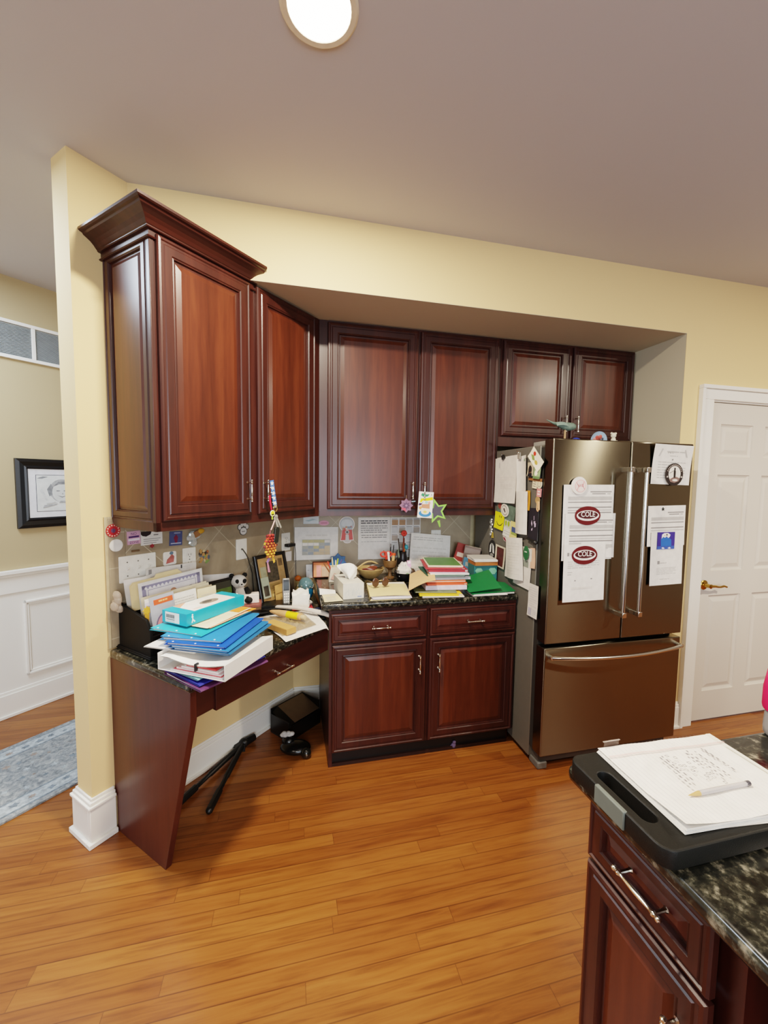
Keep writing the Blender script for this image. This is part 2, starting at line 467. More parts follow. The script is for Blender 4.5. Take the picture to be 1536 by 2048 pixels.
# baseboards: profile swept along straight runs
def baseboard(name, segs, rz=0., h=.155, t=.016, mat=TRIM):
    mb = MB()
    for (x0, x1, y, axis, sgn) in segs:
        # board + cap + shoe; axis 'x' runs in x with face towards sgn*y
        for (d0, z0, z1) in ((t, 0, h-.03), (t*.8, h-.03, h-.012), (t*.45, h-.012, h), (t+.012, 0, .018)):
            a, b = sorted((y, y+sgn*d0))
            if axis == 'x': mb.box(x0, x1, a, b, z0, z1, mat)
            else: mb.box(a, b, x0, x1, z0, z1, mat)
    return structure(name, mb, rz=rz, bev=.003)
# around the free end of the angled wall (taller, with a stepped cap)
mb = MB()
e = -1.2044
for d, z0, z1 in ((.030, 0, .022), (.018, .022, .165), (.024, .165, .178), (.016, .178, .192), (.008, .192, .205)):
    mb.box(e-d, -1.12, -d, 0, z0, z1, TRIM); mb.box(e-d, e, 0, .125, z0, z1, TRIM); mb.box(e-d, -.4, .125, .125+d, z0, z1, TRIM)
structure('baseboard_left', mb, rz=A, bev=.003)
baseboard('baseboard_desk', [(-1.09, -.004, 0, 'x', -1)], rz=A, h=.158)
baseboard('baseboard_back', [(.005, .174, 0, 'x', -1)], h=.158)
baseboard('baseboard_right', [(NX, DX0-.115, -DS, 'x', -1), (DX1+.115, 4.6, -DS, 'x', -1)], h=.17)

# hall wainscot
hv = 1.494
mb = MB()
mb.box(-6.9, .99, hv-.006, hv, .0, .82, TRIM)
for d, z0, z1 in ((.014, .80, .905), (.022, .905, .925), (.034, .925, .95)): mb.box(-6.9, .99, hv-d, hv, z0, z1, TRIM)
for d, z0, z1 in ((.030, 0, .02), (.020, .02, .150), (.012, .150, .168)): mb.box(-6.9, .99, hv-d, hv, z0, z1, TRIM)
u0 = -.935
for k in range(-3, 2):
    a, b = u0+k*.78, u0+k*.78+.60
    for d, q in ((.020, 0), (.014, .014)):
        mb.box(a+q, b-q, hv-d, hv, .735-q-.014, .735-q, TRIM); mb.box(a+q, b-q, hv-d, hv, .24+q, .24+q+.014, TRIM)
        mb.box(a+q, a+q+.014, hv-d, hv, .24+q, .735-q, TRIM); mb.box(b-q-.014, b-q, hv-d, hv, .24+q, .735-q, TRIM)
structure('trim_5', mb, rz=A, bev=.003)

# panel door with casing
mb = MB()
cw = .085
def casing(mb, x0, x1, y0, z0, z1, vert=True):
    mb.box(x0, x1, y0-.020, y0, z0, z1, TRIM)
t0 = DH+.012
mb.box(DX0-.03-cw+.022, DX0-.012, -DS-.016, -DS+.001, 0, t0, TRIM)
mb.box(DX0-.03-cw, DX0-.03-cw+.0215, -DS-.028, -DS+.001, 0, t0+cw-.0225, TRIM)
mb.box(DX1+.012, DX1+.008+cw-.0005, -DS-.016, -DS+.001, 0, t0, TRIM)
mb.box(DX1+.008+cw, DX1+.03+cw, -DS-.028, -DS+.001, 0, t0+cw-.0225, TRIM)
mb.box(DX0-.03-cw+.022, DX1+.008+cw-.0005, -DS-.016, -DS+.001, t0+.0005, t0+cw-.0225, TRIM)
mb.box(DX0-.03-cw, DX1+.03+cw, -DS-.030, -DS+.001, t0+cw-.022, t0+cw, TRIM)
mb.box(DX0-.02, DX0-.003, -DS, -DS+.11, 0, DH+.02, TRIM); mb.box(DX1+.003, DX1+.02, -DS, -DS+.11, 0, DH+.02, TRIM)
mb.box(DX0-.02, DX1+.02, -DS, -DS+.11, DH+.004, DH+.02, TRIM)
structure('trim_6', mb, bev=.002)

door = bpy.data.objects.new('door_1', None); COL.objects.link(door); door.location = (DX0, -DS+.012, .012); door['kind'] = 'structure'
dw, dh = DX1-DX0, DH-.012
cols = [(.09, .355), (.455, .72)]; rows = [(.195, .835), (.995, 1.610), (1.722, 1.925)]
mb = MB()
xsn = [0, cols[0][0], cols[0][1], cols[1][0], cols[1][1], dw]; zsn = [0, rows[0][0], rows[0][1], rows[1][0], rows[1][1], rows[2][0], rows[2][1], dh]
for i in range(5):
    for j in range(7):
        x0, x1, z0, z1 = xsn[i], xsn[i+1], zsn[j], zsn[j+1]
        if i in (1, 3) and j in (1, 3, 5):
            w, h = x1-x0, z1-z0
            mb.M = Matrix.Translation((x0, 0, z0))
            rings(mb, w, h, [(0, 0), (.003, .006), (.014, .012), (.020, .012), (.045, .004), (.05, .004)], DOORW)
            mb.M = Matrix()
        else: mb.raw([(x0, 0, z0), (x1, 0, z0), (x1, 0, z1), (x0, 0, z1)], [(0, 1, 2, 3)], DOORW)
mb.box(0, dw, .013, .035, 0, dh, DOORW)
mb.raw([(0, 0, 0), (0, 0, dh), (0, .035, dh), (0, .035, 0)], [(0, 1, 2, 3)], DOORW); mb.raw([(0, 0, dh), (dw, 0, dh), (dw, .035, dh), (0, .035, dh)], [(0, 1, 2, 3)], DOORW)
o = mb.build('door_leaf', door, smooth=False); o['kind'] = 'structure'
BRASS = P('#c39a4a', .18, 1., .03)
mb = MB()
RX = Matrix.Rotation(PI/2, 4, 'X')
mb.lathe([(.031, 0), (.031, .006), (.026, .010), (.014, .013), (.012, .045), (.014, .05), (.006, .053)], BRASS, 24, Matrix.Translation((.042, 0, .907)) @ RX)
mb.tube([(.042, -.046, .907), (.07, -.05, .908), (.10, -.048, .902), (.125, -.046, .900), (.15, -.047, .905), (.172, -.048, .898)], [.009, .0085, .007, .0065, .007, .006], BRASS, 10)
mb.build('door_handle', door, label='brass lever handle')

# recessed light
lt = thing('recessed_ceiling_light', 'round white recessed can light glowing in the ceiling', 'light', (.05, -1.548, HC))
mb = MB()
ring = []
mb.lathe([(.082, -.001), (.084, -.006), (.098, -.006), (.104, -.001)], P('#efe3cc', .5), 40)
mb.build('trim_ring', lt)
mb = MB(); mb.lathe([(.001, -.0035), (.083, -.0035), (.083, -.0015), (.001, -.0015)], P('#fff1d6', .5, emit=14.), 40)
mb.build('lens', lt)

# ------------------------------------------------------------------ hall things
hv2 = hv
fr = thing('framed_portrait', 'pencil portrait of a smiling child in a wide black frame on the hall wall', 'picture', W(-.945, hv, 1.213), A)
BLK = P('#0e0f12', .35)
mb = MB()
fw, fh = .50, .452
rings(mb, fw, fh, [(0, -.002), (0, -.022), (.02, -.028), (.045, -.02), (.055, -.024), (.068, -.012)], BLK)
mb.build('frame', fr, smooth=False)
mb = MB(); mb.M = orient((1, 0, 0), (0, 0, 1), (0, -1, 0), (fw/2, -.0135, fh/2))
GR = P('#a9abac', .8, var=.2, scale=60); GR2 = P('#84878a', .8, var=.25, scale=50); GRL = P('#c9cccb', .8, var=.1, scale=40)
face = [('fr', .115, .13, .885, .87, .007, P('#23243a', .6)), ('r', .125, .142, .875, .858, P('#d9dcd9', .8, var=.07, scale=25)),
        ('p', [(.13, .80), (.22, .84), (.30, .83), (.20, .79)], GR2), ('p', [(.17, .55), (.2, .6), (.28, .36), (.25, .35)], GRL),
        ('e', .49, .55, .185, .235, GR), ('p', [(.30, .44), (.27, .58), (.33, .69), (.37, .6), (.35, .46)], GR2), ('p', [(.62, .66), (.72, .62), (.73, .46), (.66, .44), (.64, .56)], GR2),
        ('e', .49, .52, .145, .205, P('#d3d6d3', .8, var=.05, scale=30)), ('p', [(.36, .63), (.44, .73), (.56, .74), (.63, .66), (.55, .68), (.45, .68)], GR2),
        ('e', .435, .545, .03, .012, GR2), ('e', .545, .545, .03, .012, GR2), ('p', [(.485, .50), (.495, .47), (.515, .475), (.505, .5)], GR),
        ('p', [(.42, .455), (.49, .425), (.57, .45), (.49, .405)], GR2), ('p', [(.44, .45), (.49, .437), (.55, .447), (.49, .43)], P('#f0f1ee', .8)),
        ('p', [(.46, .34), (.53, .34), (.55, .30), (.44, .3)], GR), ('p', [(.2, .2), (.4, .26), (.42, .29), (.22, .26)], GR), ('p', [(.55, .26), (.8, .3), (.82, .24), (.6, .19)], GR),
        ('p', [(.25, .3), (.38, .33), (.40, .31), (.26, .28)], GRL), ('p', [(.68, .82), (.8, .84), (.86, .79), (.74, .78)], GRL)]
sheet(mb, fw-.12, fh-.12, P('#dfe0e3', .7), face, back=False)
mb.build('picture', fr)

vt = thing('return_air_grille', 'white framed grille with two grey slatted panels high on the hall wall', 'vent', W(-1.5, hv, 2.285), A)
mb = MB()
VW, VH = 1.9, .235
for k in range(5):
    x = k*.335-.46+.80-.14
for x0, x1, z0, z1 in ((0, VW, 0, .02), (0, VW, VH-.02, VH), (0, .02, 0, VH), (VW-.02, VW, 0, VH)): mb.box(x0, x1, -.02, 0, z0, z1, TRIM)
for k in range(6):
    x = .684-.335*2+k*.335
    if .05 < x < VW-.05: mb.box(x-.010, x+.010, -.018, 0, .02, VH-.02, TRIM)
mb.build('frame', vt, bev=.002)
mb = MB(); GRY = P('#8b8f8e', .6); GRY2 = P('#a3a7a6', .55)
mb.box(.02, VW-.02, -.004, -.001, .02, VH-.02, P('#6d7272', .7))
n = 22
for i in range(n):
    z = .022+(VH-.044)*i/n
    mb.raw([(.02, -.012, z), (VW-.02, -.012, z), (VW-.02, -.004, z+.0085), (.02, -.004, z+.0085)], [(0, 1, 2, 3)], GRY2)
mb.build('slats', vt, smooth=False)

def rug_mat():
    m, nt, b = base_mat('faded_blue_rug')
    v = mapped(nt, (1, 1, 1))
    f = noise(nt, v, 34, 8, .8, .5)
    c = ramp(nt, f, [(.36, '#5a6066'), (.47, '#7b8388'), (.55, '#94999b'), (.68, '#adb1b1')])
    n2 = noise(nt, v, 9, 4, .7, .8)
    c = mix(nt, 'MIX', ramp(nt, n2, [(.58, '#000000'), (.66, '#8a8a8a')]), c, lin('#84766c'))
    nt.links.new(c, b.inputs['Base Color']); b.inputs['Roughness'].default_value = .95
    bump(nt, b, noise(nt, v, 300, 2), .4, .002)
    return m
RUG = rug_mat()
mb = MB()
ru0, ru1, rv0, rv1 = -3.4, -.35, .445, 1.087
mb.box(ru0, ru1, rv0, rv1, 0.001, .010, RUG)
RB = P('#9ea8ae', .95, var=.3, scale=60); RBD = P('#6f7b85', .95, var=.4, scale=70); RBR = P('#8a8078', .95, var=.35, scale=60)
for v0, v1, m in ((rv0+.03, rv0+.125, RB), (rv1-.125, rv1-.03, RB)): mb.box(ru0+.03, ru1-.03, v0, v1, .0095, .0105, m)
for v0 in (rv0+.03, rv0+.115, rv1-.125, rv1-.04): mb.box(ru0+.03, ru1-.03, v0, v0+.010, .0098, .0108, RBD)
rn = random.Random(3)
for vm in (rv0+.078, rv1-.078):
    u = ru0+.06
    while u < ru1-.06:
        l = rn.uniform(.03, .06)
        mb.prism(star(u+l/2, vm+rn.uniform(-.012, .012), rn.uniform(.012, .026), rn.choice([4, 5, 7]), .6, .8, rn.random()*3), .0098, .0110, rn.choice([RBD, RBR, RBD])); u += l+rn.uniform(.015, .04)
u = ru0+.15
for i in range(170):
    uu, vv = rn.uniform(ru0+.1, ru1-.1), rn.uniform(rv0+.17, rv1-.17); s = rn.uniform(.008, .022)
    mb.prism(star(uu, vv, s, rn.choice([4, 5, 6]), .5, 1, rn.random()*3), .0095, .0105, rn.choice([RB, RB, RBD, RBR]))
tag(mb.build('rug', rz=A), 'faded pale blue patterned runner rug on the hall floor', 'rug')
# ================================================================== cabinets
DOOR_PROF = [(0, -.002), (0, -.014), (.004, -.019), (.012, -.0205), (.016, -.0165), (.024, -.0165), (.028, -.0195), (.055, -.0195), (.059, -.0155), (.063, -.0165), (.066, -.009), (.074, -.009), (.094, -.0145), (.10, -.0145)]
def cab_door(parent, w, h, loc, rz=0., name='door', k=1., panel=None):
    panel = panel or CHERRY_PANEL
    prof = [(i*k, y) for i, y in DOOR_PROF]
    mats = [CHERRY]*(len(prof)-3)+[panel]*3
    mb = rings(MB(), w, h, prof, mats, CHERRY)
    return mb.build(name, parent, loc=loc, rz=rz, smooth=False)

def handle_mesh(L=.106, off=.028):
    mb = MB()
    h = L/2
    half = [(.0015, 0), (.0052, .002), (.0058, .005), (.0048, .008), (.0026, .0095), (.0052, .012), (.0056, .015), (.0040, .018), (.0030, .022), (.0032, .028), (.0044, h-.012), (.0050, h)]
    prof = [(r, z-h) for r, z in half]+[(r, h-z) for r, z in half[::-1][1:]]
    mb.lathe(prof, CHROME, 12, Matrix.Translation((0, -off, 0)))
    for s in (-1, 1):
        mb.tube([(0, 0, s*(h-.015)), (0, -.004, s*(h-.015)), (0, -off, s*(h-.015))], [.006, .0035, .003], CHROME, 8)
    o = mb.build('handle'); return o
HANDLE = handle_mesh()
_first = [True]
def handle(parent, loc, horiz=False):
    if _first[0]: o = HANDLE; _first[0] = False
    else: o = HANDLE.copy(); COL.objects.link(o)
    o.parent = parent; o.location = loc; o.rotation_euler = (0, PI/2 if horiz else 0, 0)
    return o

DU, HU = .338, 1.3445
CB = .318                      # carcass depth
# --- tall end cabinet with crown on the angled wall
EA, EB, EC = -1.095, -.611, -.143
ca = thing('wall_cabinet', 'cherry end wall cabinet with crown molding and side panel beside the wall end', 'cabinet', W(EA, 0, HU), A)
wA = EB-EA; zT = 2.447-HU
mb = MB(); mb.box(0.018, wA, -CB, -.001, .028, zT, CHERRY)
mb.box(.002, wA, -DU+.002, -CB, .028, zT, CHERRY)
mb.build('carcass', ca)
# end panel faces the hall side: framed like a door
e = cab_door(ca, CB+.0, zT-.028, (.0205, -.002, .028), -PI/2, 'end_panel', .72)
mb = MB()
mb.box(.0, .018, -DU, -CB+.002, .0, zT, CHERRY)
mb.build('corner_stile', ca, bev=.002)
# light rail with a curved end at the wall
mb = MB()
crv = [(-DU, 0), (-.06, 0)]+[(-.06+.045*math.sin(a*PI/16), .03-.03*math.cos(a*PI/16)) for a in range(1, 9)]+[(-.001, .03), (-.001, .034), (-DU, .034)]
mb.prism(crv, .0, .018, CHERRY, Matrix(((0, 0, 1, 0), (1, 0, 0, 0), (0, 1, 0, 0), (0, 0, 0, 1))))
mb.box(.0, wA, -DU+.0, -DU+.02, 0, .034, CHERRY)
mb.box(.018, wA, -DU+.02, -.001, .026, .03, CHERRY)
mb.build('light_rail', ca)
dA = cab_door(ca, .43, zT-.048, (.022, -DU+.002, .040))
handle(dA, (.43-.030, -.020, 1.446-HU-.04+.052))
# crown: profile (outward, up), swept around the front and the free side with a miter
cp = [(0, 0), (.007, .001), (.010, .004), (.007, .008), (.002, .010), (.002, .030), (.012, .031), (.015, .034), (.015, .037), (.019, .040), (.027, .050), (.038, .060), (.052, .068), (.062, .073), (.066, .079), (.074, .081), (.080, .085), (.080, .094), (0, .094)]
mb = MB()
zc = 2.418-HU
paths = []
x1c = wA-.004
for o_, z in cp:
    paths.append([(-o_, -.001, zc+z), (-o_, -DU-o_, zc+z), (x1c+min(o_, .012), -DU-o_, zc+z)])
n = len(cp)
for j in range(n-1):
    for i in range(2):
        a, b, c, d = paths[j][i], paths[j][i+1], paths[j+1][i+1], paths[j+1][i]
        mb.raw([a, b, c, d], [(0, 1, 2, 3)], CHERRY_H)
mb.raw([p[2] for p in paths], [tuple(range(n))], CHERRY)
mb.raw([p[0] for p in paths], [tuple(range(n))[::-1]], CHERRY)
mb.raw([paths[-1][0], paths[-1][1], paths[-1][2], (x1c, -.001, zc+.094), ], [(0, 1, 2, 3)], CHERRY)
mb.build('crown_molding', ca, ang=.5)

# --- second cabinet of the angled wall, mitred into the corner
cb_ = thing('wall_cabinet', 'cherry single-door wall cabinet on the angled wall holding the hanging lanyard', 'cabinet', W(EB, 0, HU), A)
wB = EC-EB
t2 = math.tan(A/2)
mb = MB(); mb.prism([(.001, -.001), (.001, -CB), (-EB-CB*t2-.0005, -CB), (-EB-.002, -.001)], .028, HS-HU-.001, CHERRY)
mb.prism([(.001, -CB), (.001, -DU+.002), (-EB-DU*t2-.0005, -DU+.002), (-EB-CB*t2-.0005, -CB)], .028, HS-HU-.001, CHERRY)
mb.build('carcass', cb_)
mb = MB(); mb.box(.0, wB-.002, -DU+.0, -DU+.02, 0, .034, CHERRY); mb.build('light_rail', cb_)
dB = cab_door(cb_, .412, 2.442-1.385, (.008, -DU+.002, 1.385-HU))
handle(dB, (.030, -.020, 1.446-1.385+.052))

# --- double cabinet on the back wall
cx0 = DU*t2
def double_cabinet(x0, x1, z0, z1, doors, label, zd0, zd1, hz, rail=True, left_miter=False):
    c = thing('wall_cabinet', label, 'cabinet', (x0, 0, z0))
    mb = MB()
    w = x1-x0-.001; h = z1-z0-.001
    if left_miter: mb.prism([(-x0+.003, -.001), (-x0+CB*t2+.0005, -CB), (-x0+DU*t2+.0005, -DU+.002), (w, -DU+.002), (w, -.001)], .028, h, CHERRY)
    else: mb.box(0.0005, w, -DU+.002, -.001, .0 if not rail else .028, h, CHERRY)
    mb.build('carcass', c)
    if rail:
        mb = MB(); mb.box(.002, w, -DU, -DU+.02, 0, .034, CHERRY); mb.build('light_rail', c)
    for i, (a, b) in enumerate(doors):
        d = cab_door(c, b-a, zd1-zd0, (a-x0, -DU+.002, zd0-z0))
        handle(d, ((b-a-.030) if i == 0 else .030, -.020, hz-zd0))
    return c
double_cabinet(cx0, 1.2695, HU, HS, [(.190, .728), (.742, 1.250)], 'tall cherry double-door wall cabinet over the cluttered granite counter', 1.385, 2.440, 1.498, left_miter=True)
double_cabinet(1.2705, NX-.002, 1.785, HS, [(1.283, 1.762), (1.790, 2.262)], 'short cherry double-door wall cabinet above the refrigerator', 1.850, 2.440, 1.942, rail=False)

# --- base cabinet
BX0, BX1, BY = .175, 1.262, -.635
bc = thing('base_cabinet', 'cherry base cabinet with two drawers and two doors under the granite counter', 'cabinet', (BX0, 0, 0))
w = BX1-BX0
mb = MB()
mb.box(0, w, BY+.021, -.002, .092, .8735, CHERRY); mb.box(0, .02, BY+.02, -.002, 0, .092, CHERRY); mb.box(w-.02, w, BY+.05, -.002, 0, .092, CHERRY)
mb.box(0, w, BY+.003, BY+.021, .092, .8735, CHERRY)
mb.build('carcass', bc)
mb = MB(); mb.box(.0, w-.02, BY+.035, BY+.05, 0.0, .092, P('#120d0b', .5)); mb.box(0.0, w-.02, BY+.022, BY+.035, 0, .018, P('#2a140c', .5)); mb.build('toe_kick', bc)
for (a, b) in ((.186, .708), (.728, 1.250)):
    d = cab_door(bc, b-a, .858-.702, (a-BX0, BY+.003, .702), 0, 'drawer', .62, panel=CHERRY_FLAT)
    handle(d, ((b-a)/2, -.020, .076), True)
for i, (a, b) in enumerate(((.190, .708), (.728, 1.250))):
    d = cab_door(bc, b-a, .688-.100, (a-BX0, BY+.003, .100), 0, 'door', .95)
    handle(d, ((b-a-.042) if i == 0 else .050, -.020, .557-.100))

def slab(name, poly, z0, z1, label, r=.012, rz=0., loc=(0, 0, 0)):
    mb = MB(); mb.prism(poly, z0, z1, GRANITE)
    o = mb.build(name, loc=loc, rz=rz, bev=r, seg=3)
    return tag(o, label, 'countertop')
slab('countertop', [(.135, -.655), (1.2615, -.655), (1.2615, -.0125), (.135, -.0125)], .876, .914, 'dark granite countertop on the cherry base cabinet')

# --- desk
uR = lambda v: (.172+v*SA)/CA           # where the base cabinet side cuts the desk, at depth v
dk = thing('built_in_desk', 'cherry built-in writing desk with a slanted side panel and one drawer', 'desk', W(-1.117, 0, 0), A)
D0 = -1.117
mb = MB()
mb.prism([(-.018, 0), (-.374, 0), (-.558, .672), (-.558, .7815), (-.002, .7815), (-.002, .18), (-.018, .16)], 0, .026, CHERRY_FLAT, Matrix(((0, 0, 1, 0), (1, 0, 0, 0), (0, 1, 0, 0), (0, 0, 0, 1))))
mb.build('side_panel', dk, bev=.0015)
mb = MB(); mb.box(.026, .102, -.556, -.54, .676, .7815, CHERRY_H)
mb.box(.026, uR(-.54)-D0-.002, -.54, -.52, .70, .7815, CHERRY_H)
mb.build('apron', dk)
mb = MB(); wd = -.337+1.015
mb.box(0, wd, -.02, 0, 0, .115, CHERRY_H); mb.box(.01, wd-.01, 0, .3, .01, .10, CHERRY_H)
dr = mb.build('drawer', dk, loc=(.102, -.545, .666), bev=.002)
handle(dr, (.342, -.020, .034), True)
qx, qy = .131, -.014
slab('desktop', [(-1.126, -.0125), (-1.126, -.575), (uR(-.575), -.575), (qx*CA+qy*SA, -qx*SA+qy*CA), (-.006, -.0125)], .782, .820, 'dark granite desk top along the angled wall', rz=A)

# --- island in the foreground
IX, IY = .6395, -2.004
isl = thing('kitchen_island', 'cherry kitchen island in the foreground with a drawer above a door', 'island', (IX, IY, 0))
mb = MB()
L = 1.25
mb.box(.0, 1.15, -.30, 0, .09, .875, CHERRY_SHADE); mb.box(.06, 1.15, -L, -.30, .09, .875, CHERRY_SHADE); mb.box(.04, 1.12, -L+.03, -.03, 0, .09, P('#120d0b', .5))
mb.build('carcass', isl)
d = cab_door(isl, .266, .862-.733, (-.012, -.002, .733), -PI/2, 'drawer', .62, panel=CHERRY_FLAT)
hd = handle(d, (.152, -.020, .074), True)
d = cab_door(isl, .266, .722-.10, (-.012, -.002, .100), -PI/2, 'door', .80)
handle(d, (.222, -.020, .50))
slab('island_countertop', [(.583, -1.958), (1.95, -1.958), (1.95, -3.28), (.583, -3.28)], .876, .914, 'dark granite island countertop under the cutting board', r=.014)
# ================================================================== refrigerator
FX0, FX1, FS, FY = 1.268, 2.150, 1.7385, -.906
fg = thing('refrigerator', 'stainless french door refrigerator with papers and magnets on it', 'refrigerator', (FX0, 0, 0))
w = FX1-FX0; s = FS-FX0
FGREY = P('#6f6c64', .45, .25, .03)
mb = MB()
mb.box(.0, w, -.80, -.06, .035, 1.752, FGREY)
mb.build('body', fg, bev=.004)
mb = MB(); mb.box(.004, w-.004, -.84, -.80, .10, 1.74, P('#2b2a28', .6)); mb.build('gasket', fg)
for nm, a, b, z0, z1 in (('door', 0, s-.003, .712, 1.780), ('door', s+.003, w, .712, 1.780)):
    mb = MB(); mb.box(0, b-a, 0, .075, 0, z1-z0, STEEL)
    o = mb.build(nm, fg, loc=(a, FY, z0), bev=.006, seg=3)
    hb = MB(); hx = 1.690-FX0-a if a == 0 else 1.790-FX0-a
    hy = -.056
    hb.tube([(hx, hy, .142), (hx, hy, .925)], .0095, STEEL_BAR, 14)
    for hz in (.150, .917):
        hb.box(hx-.010, hx+.010, hy, -.0005, hz-.012, hz+.012, STEEL_BAR)
        hb.box(hx-.0125, hx+.0125, hy-.0125, hy+.0125, hz-.013, hz+.013, STEEL_BAR)
    hb.build('handle', o, bev=.002, label='tall tubular steel handle')
mb = MB(); mb.box(0, w, 0, .075, 0, .690-.095, STEEL)
o = mb.build('freezer_drawer', fg, loc=(0, FY, .095), bev=.006, seg=3)
hb = MB(); pts = []
for i in range(25):
    t = i/24; x = .025+t*(w-.05); pts.append((x, -.030-.045*math.sin(PI*t)**.8, .555-.0*t-.006*math.sin(PI*t)))
hb.tube(pts, .0095, STEEL_BAR, 12)
for x in (.025, w-.025): hb.tube([(x, -.0005, .555), (x, -.034, .555)], .011, STEEL_BAR, 12)
hb.build('handle', o, label='long bowed steel freezer handle')
mb = MB()
for x in (.02, w-.11):
    mb = MB(); mb.box(x, x+.09, -.845, -.70, 1.752, 1.776, P('#8d8a83', .5)); mb.build('hinge_cover', fg, bev=.004)
mb = MB(); mb.box(.02, w-.02, -.86, -.78, .034, .094, P('#4f4d49', .5)); mb.build('kick_plate', fg)
for x in (.012, w-.07):
    mb = MB(); mb.box(x, x+.058, -.875, -.79, 0.001, .040, P('#65635e', .5)); mb.build('foot', fg, bev=.006)

# --- papers and magnets on the front
def form(seed): return [('r', .52, .90, .95, .915, INK), ('r', .56, .875, .83, .888, INK), ('r', .86, .873, .93, .89, INK_L),
    ('r', .09, .80, .96, .845, INK_L), ('r', .09, .765, .96, .778, INK), ('r', .09, .695, .96, .71, INK), ('r', .09, .66, .96, .672, INK_L), ('r', .09, .625, .96, .64, INK), ('r', .09, .585, .33, .61, INK_L), ('r', .09, .54, .96, .58, INK_L), ('r', .78, .525, .87, .575, INK_L)]
hang = lambda h, a=.012: (lambda x, y: .002+a*max(0, (.5-(y/h+.5)))**1.5*1.2)
def fpaper(name, label, x0, x1, z0, z1, prints, off, roll=0., mat=PAPER_W, bend=.004, seed=1, group='papers on the refrigerator doors'):
    w_, h_ = x1-x0, z1-z0
    return paper(name, label, on_ffront((x0+x1)/2, (z0+z1)/2, off, roll), w_, h_, mat, prints, hang(h_, bend), group, seed=seed)
fpaper('paper', 'white printed form topmost in the column on the left refrigerator door', 1.336, 1.640, 1.155, 1.548, form(1), .0015, .01)
fpaper('paper', 'white printed form held by the upper maroon oval magnet on the left refrigerator door', 1.348, 1.652, 1.165, 1.400, [(k[0],)+((k[1], (k[2]-.4)/.6, k[3], (k[4]-.4)/.6, k[5])) for k in form(2) if k[0] == 'r' and k[2] > .5], .006, .0)
fpaper('paper', 'long white letter hanging lowest under the lower maroon oval magnet', 1.347, 1.598, .938, 1.240, [('r', .08, .80, .13, .86, INK), ('l', .15, .80, .40, .86, 1, INK_L), ('l', .10, .58, .86, .72, 4, INK_L, .35), ('l', .1, .46, .22, .54, 2, INK_L), ('r', .27, .36, .30, .38, INK), ('r', .66, .38, .70, .40, INK), ('l', .2, .2, .7, .28, 1, P('#ddd8d0', .8))], .010, .012)
def cole(x, z, off, label, sc=1., roll=0.):
    mb = MB(); MAR = P('#5d1a1e', .35); WH = P('#efe8e2', .4)
    mb.prism(ell(0, 0, .077*sc, .049*sc, 40), 0, .003, MAR)
    mb.prism(ell(0, .0005, .0675*sc, .0275*sc, 36), .003, .0034, WH)
    mb.prism(ell(0, .004*sc, .060*sc, .0200*sc, 32), .0034, .0037, P('#43181c', .4))
    for me, s_, m_, z_ in ((text_mesh('COLE', .012), .0370, WH, .0041),):
        mb.mesh(me, m_, Matrix.Translation((0, .006*sc, z_)) @ Matrix.Diagonal((s_*sc*.92, s_*sc, 1, 1)))
    for i in range(5): mb.box((-.022+.009*i)*sc, (-.015+.009*i)*sc, -.0205*sc, -.0185*sc, .0034, .0037, P('#9c7f80', .5))
    tag(mb.build('oval_magnet', M=on_ffront(x, z, off, roll), smooth=False), label, 'magnet', 'maroon oval magnets')
cole(1.479, 1.388, .0085, 'upper maroon oval magnet reading COLE on the left refrigerator door')
cole(1.469, 1.182, .0125, 'lower maroon oval magnet reading COLE on the left refrigerator door')
mb = MB(); mb.prism(ell(0, 0, .045, .045), 0, .006, P('#ece5dd', .5)); mb.prism(ell(.006, -.003, .033, .033), .006, .0066, P('#e5b2ad', .5)); mb.prism(ell(.006, -.003, .029, .029), .0066, .007, P('#ecd9d2', .5))
RD = P('#c8606a', .5)
for s_ in (-1, 1):
    mb.tube([(.006+s_*.022, -.022, .0072), (.006+s_*.012, -.003, .0072), (.006+s_*.022, .018, .0072)], .0012, RD, 4)
mb.mesh(text_mesh('WE'), RD, Matrix.Translation((.008, -.002, .0073)) @ Matrix.Diagonal((.022, .022, 1, 1)))
tag(mb.build('round_magnet', M=on_ffront(1.419, 1.543, .006, .12), smooth=False), 'round white and pink baseball magnet at the top of the left paper column', 'magnet')
# right door
w_, h_ = .258, .214
curl = lambda x, y: .002+.030*max(0, (y/h_+.5)-.15)**2*.6
paper('certificate', 'curled award certificate under the round black magnet at the top of the right door', on_ffront(2.000, 1.662, .001, -.02), w_, h_, PAPER_W,
      [('t', 'Art', .42, .82, .026, INK, .05), ('l', .33, .79, .80, .86, 1, INK_L), ('l', .42, .70, .62, .745, 1, INK_L), ('p', [(.12, .70), (.2, .9), (.22, .88), (.16, .7)], INK_L), ('p', [(.88, .70), (.80, .9), (.78, .88), (.84, .7)], INK_L),
       ('l', .14, .14, .86, .60, 7, INK_L, .3), ('e', .5, .63, .02, .02, INK)], curl, seed=5)
mb = MB(); BK = P('#241c1c', .4); WH = P('#e8e0d6', .5)
mb.prism(ell(0, 0, .058, .061, 40), 0, .004, BK)
mb.prism(ell(.0, .002, .040, .044, 36), .004, .0045, WH)
mb.prism([(-.034, -.028), (-.012, -.016), (.012, -.012), (.036, -.020), (.030, -.036), (0, -.046), (-.026, -.040)], .0045, .005, P('#7d625c', .5))
mb.prism(ell(.004, -.031, .018, .006, 16), .005, .0054, WH)
mb.prism([(-.006, -.018), (-.007, .016), (-.004, .024), (-.004, .030), (.003, .030), (.003, .024), (.007, .016), (.006, -.018)], .0045, .0053, BK); mb.prism(ell(0, .031, .005, .006, 12), .0045, .0053, BK)
mb.tube([(-.034, .006, .0048), (-.004, .022, .0048)], .0012, BK, 4)
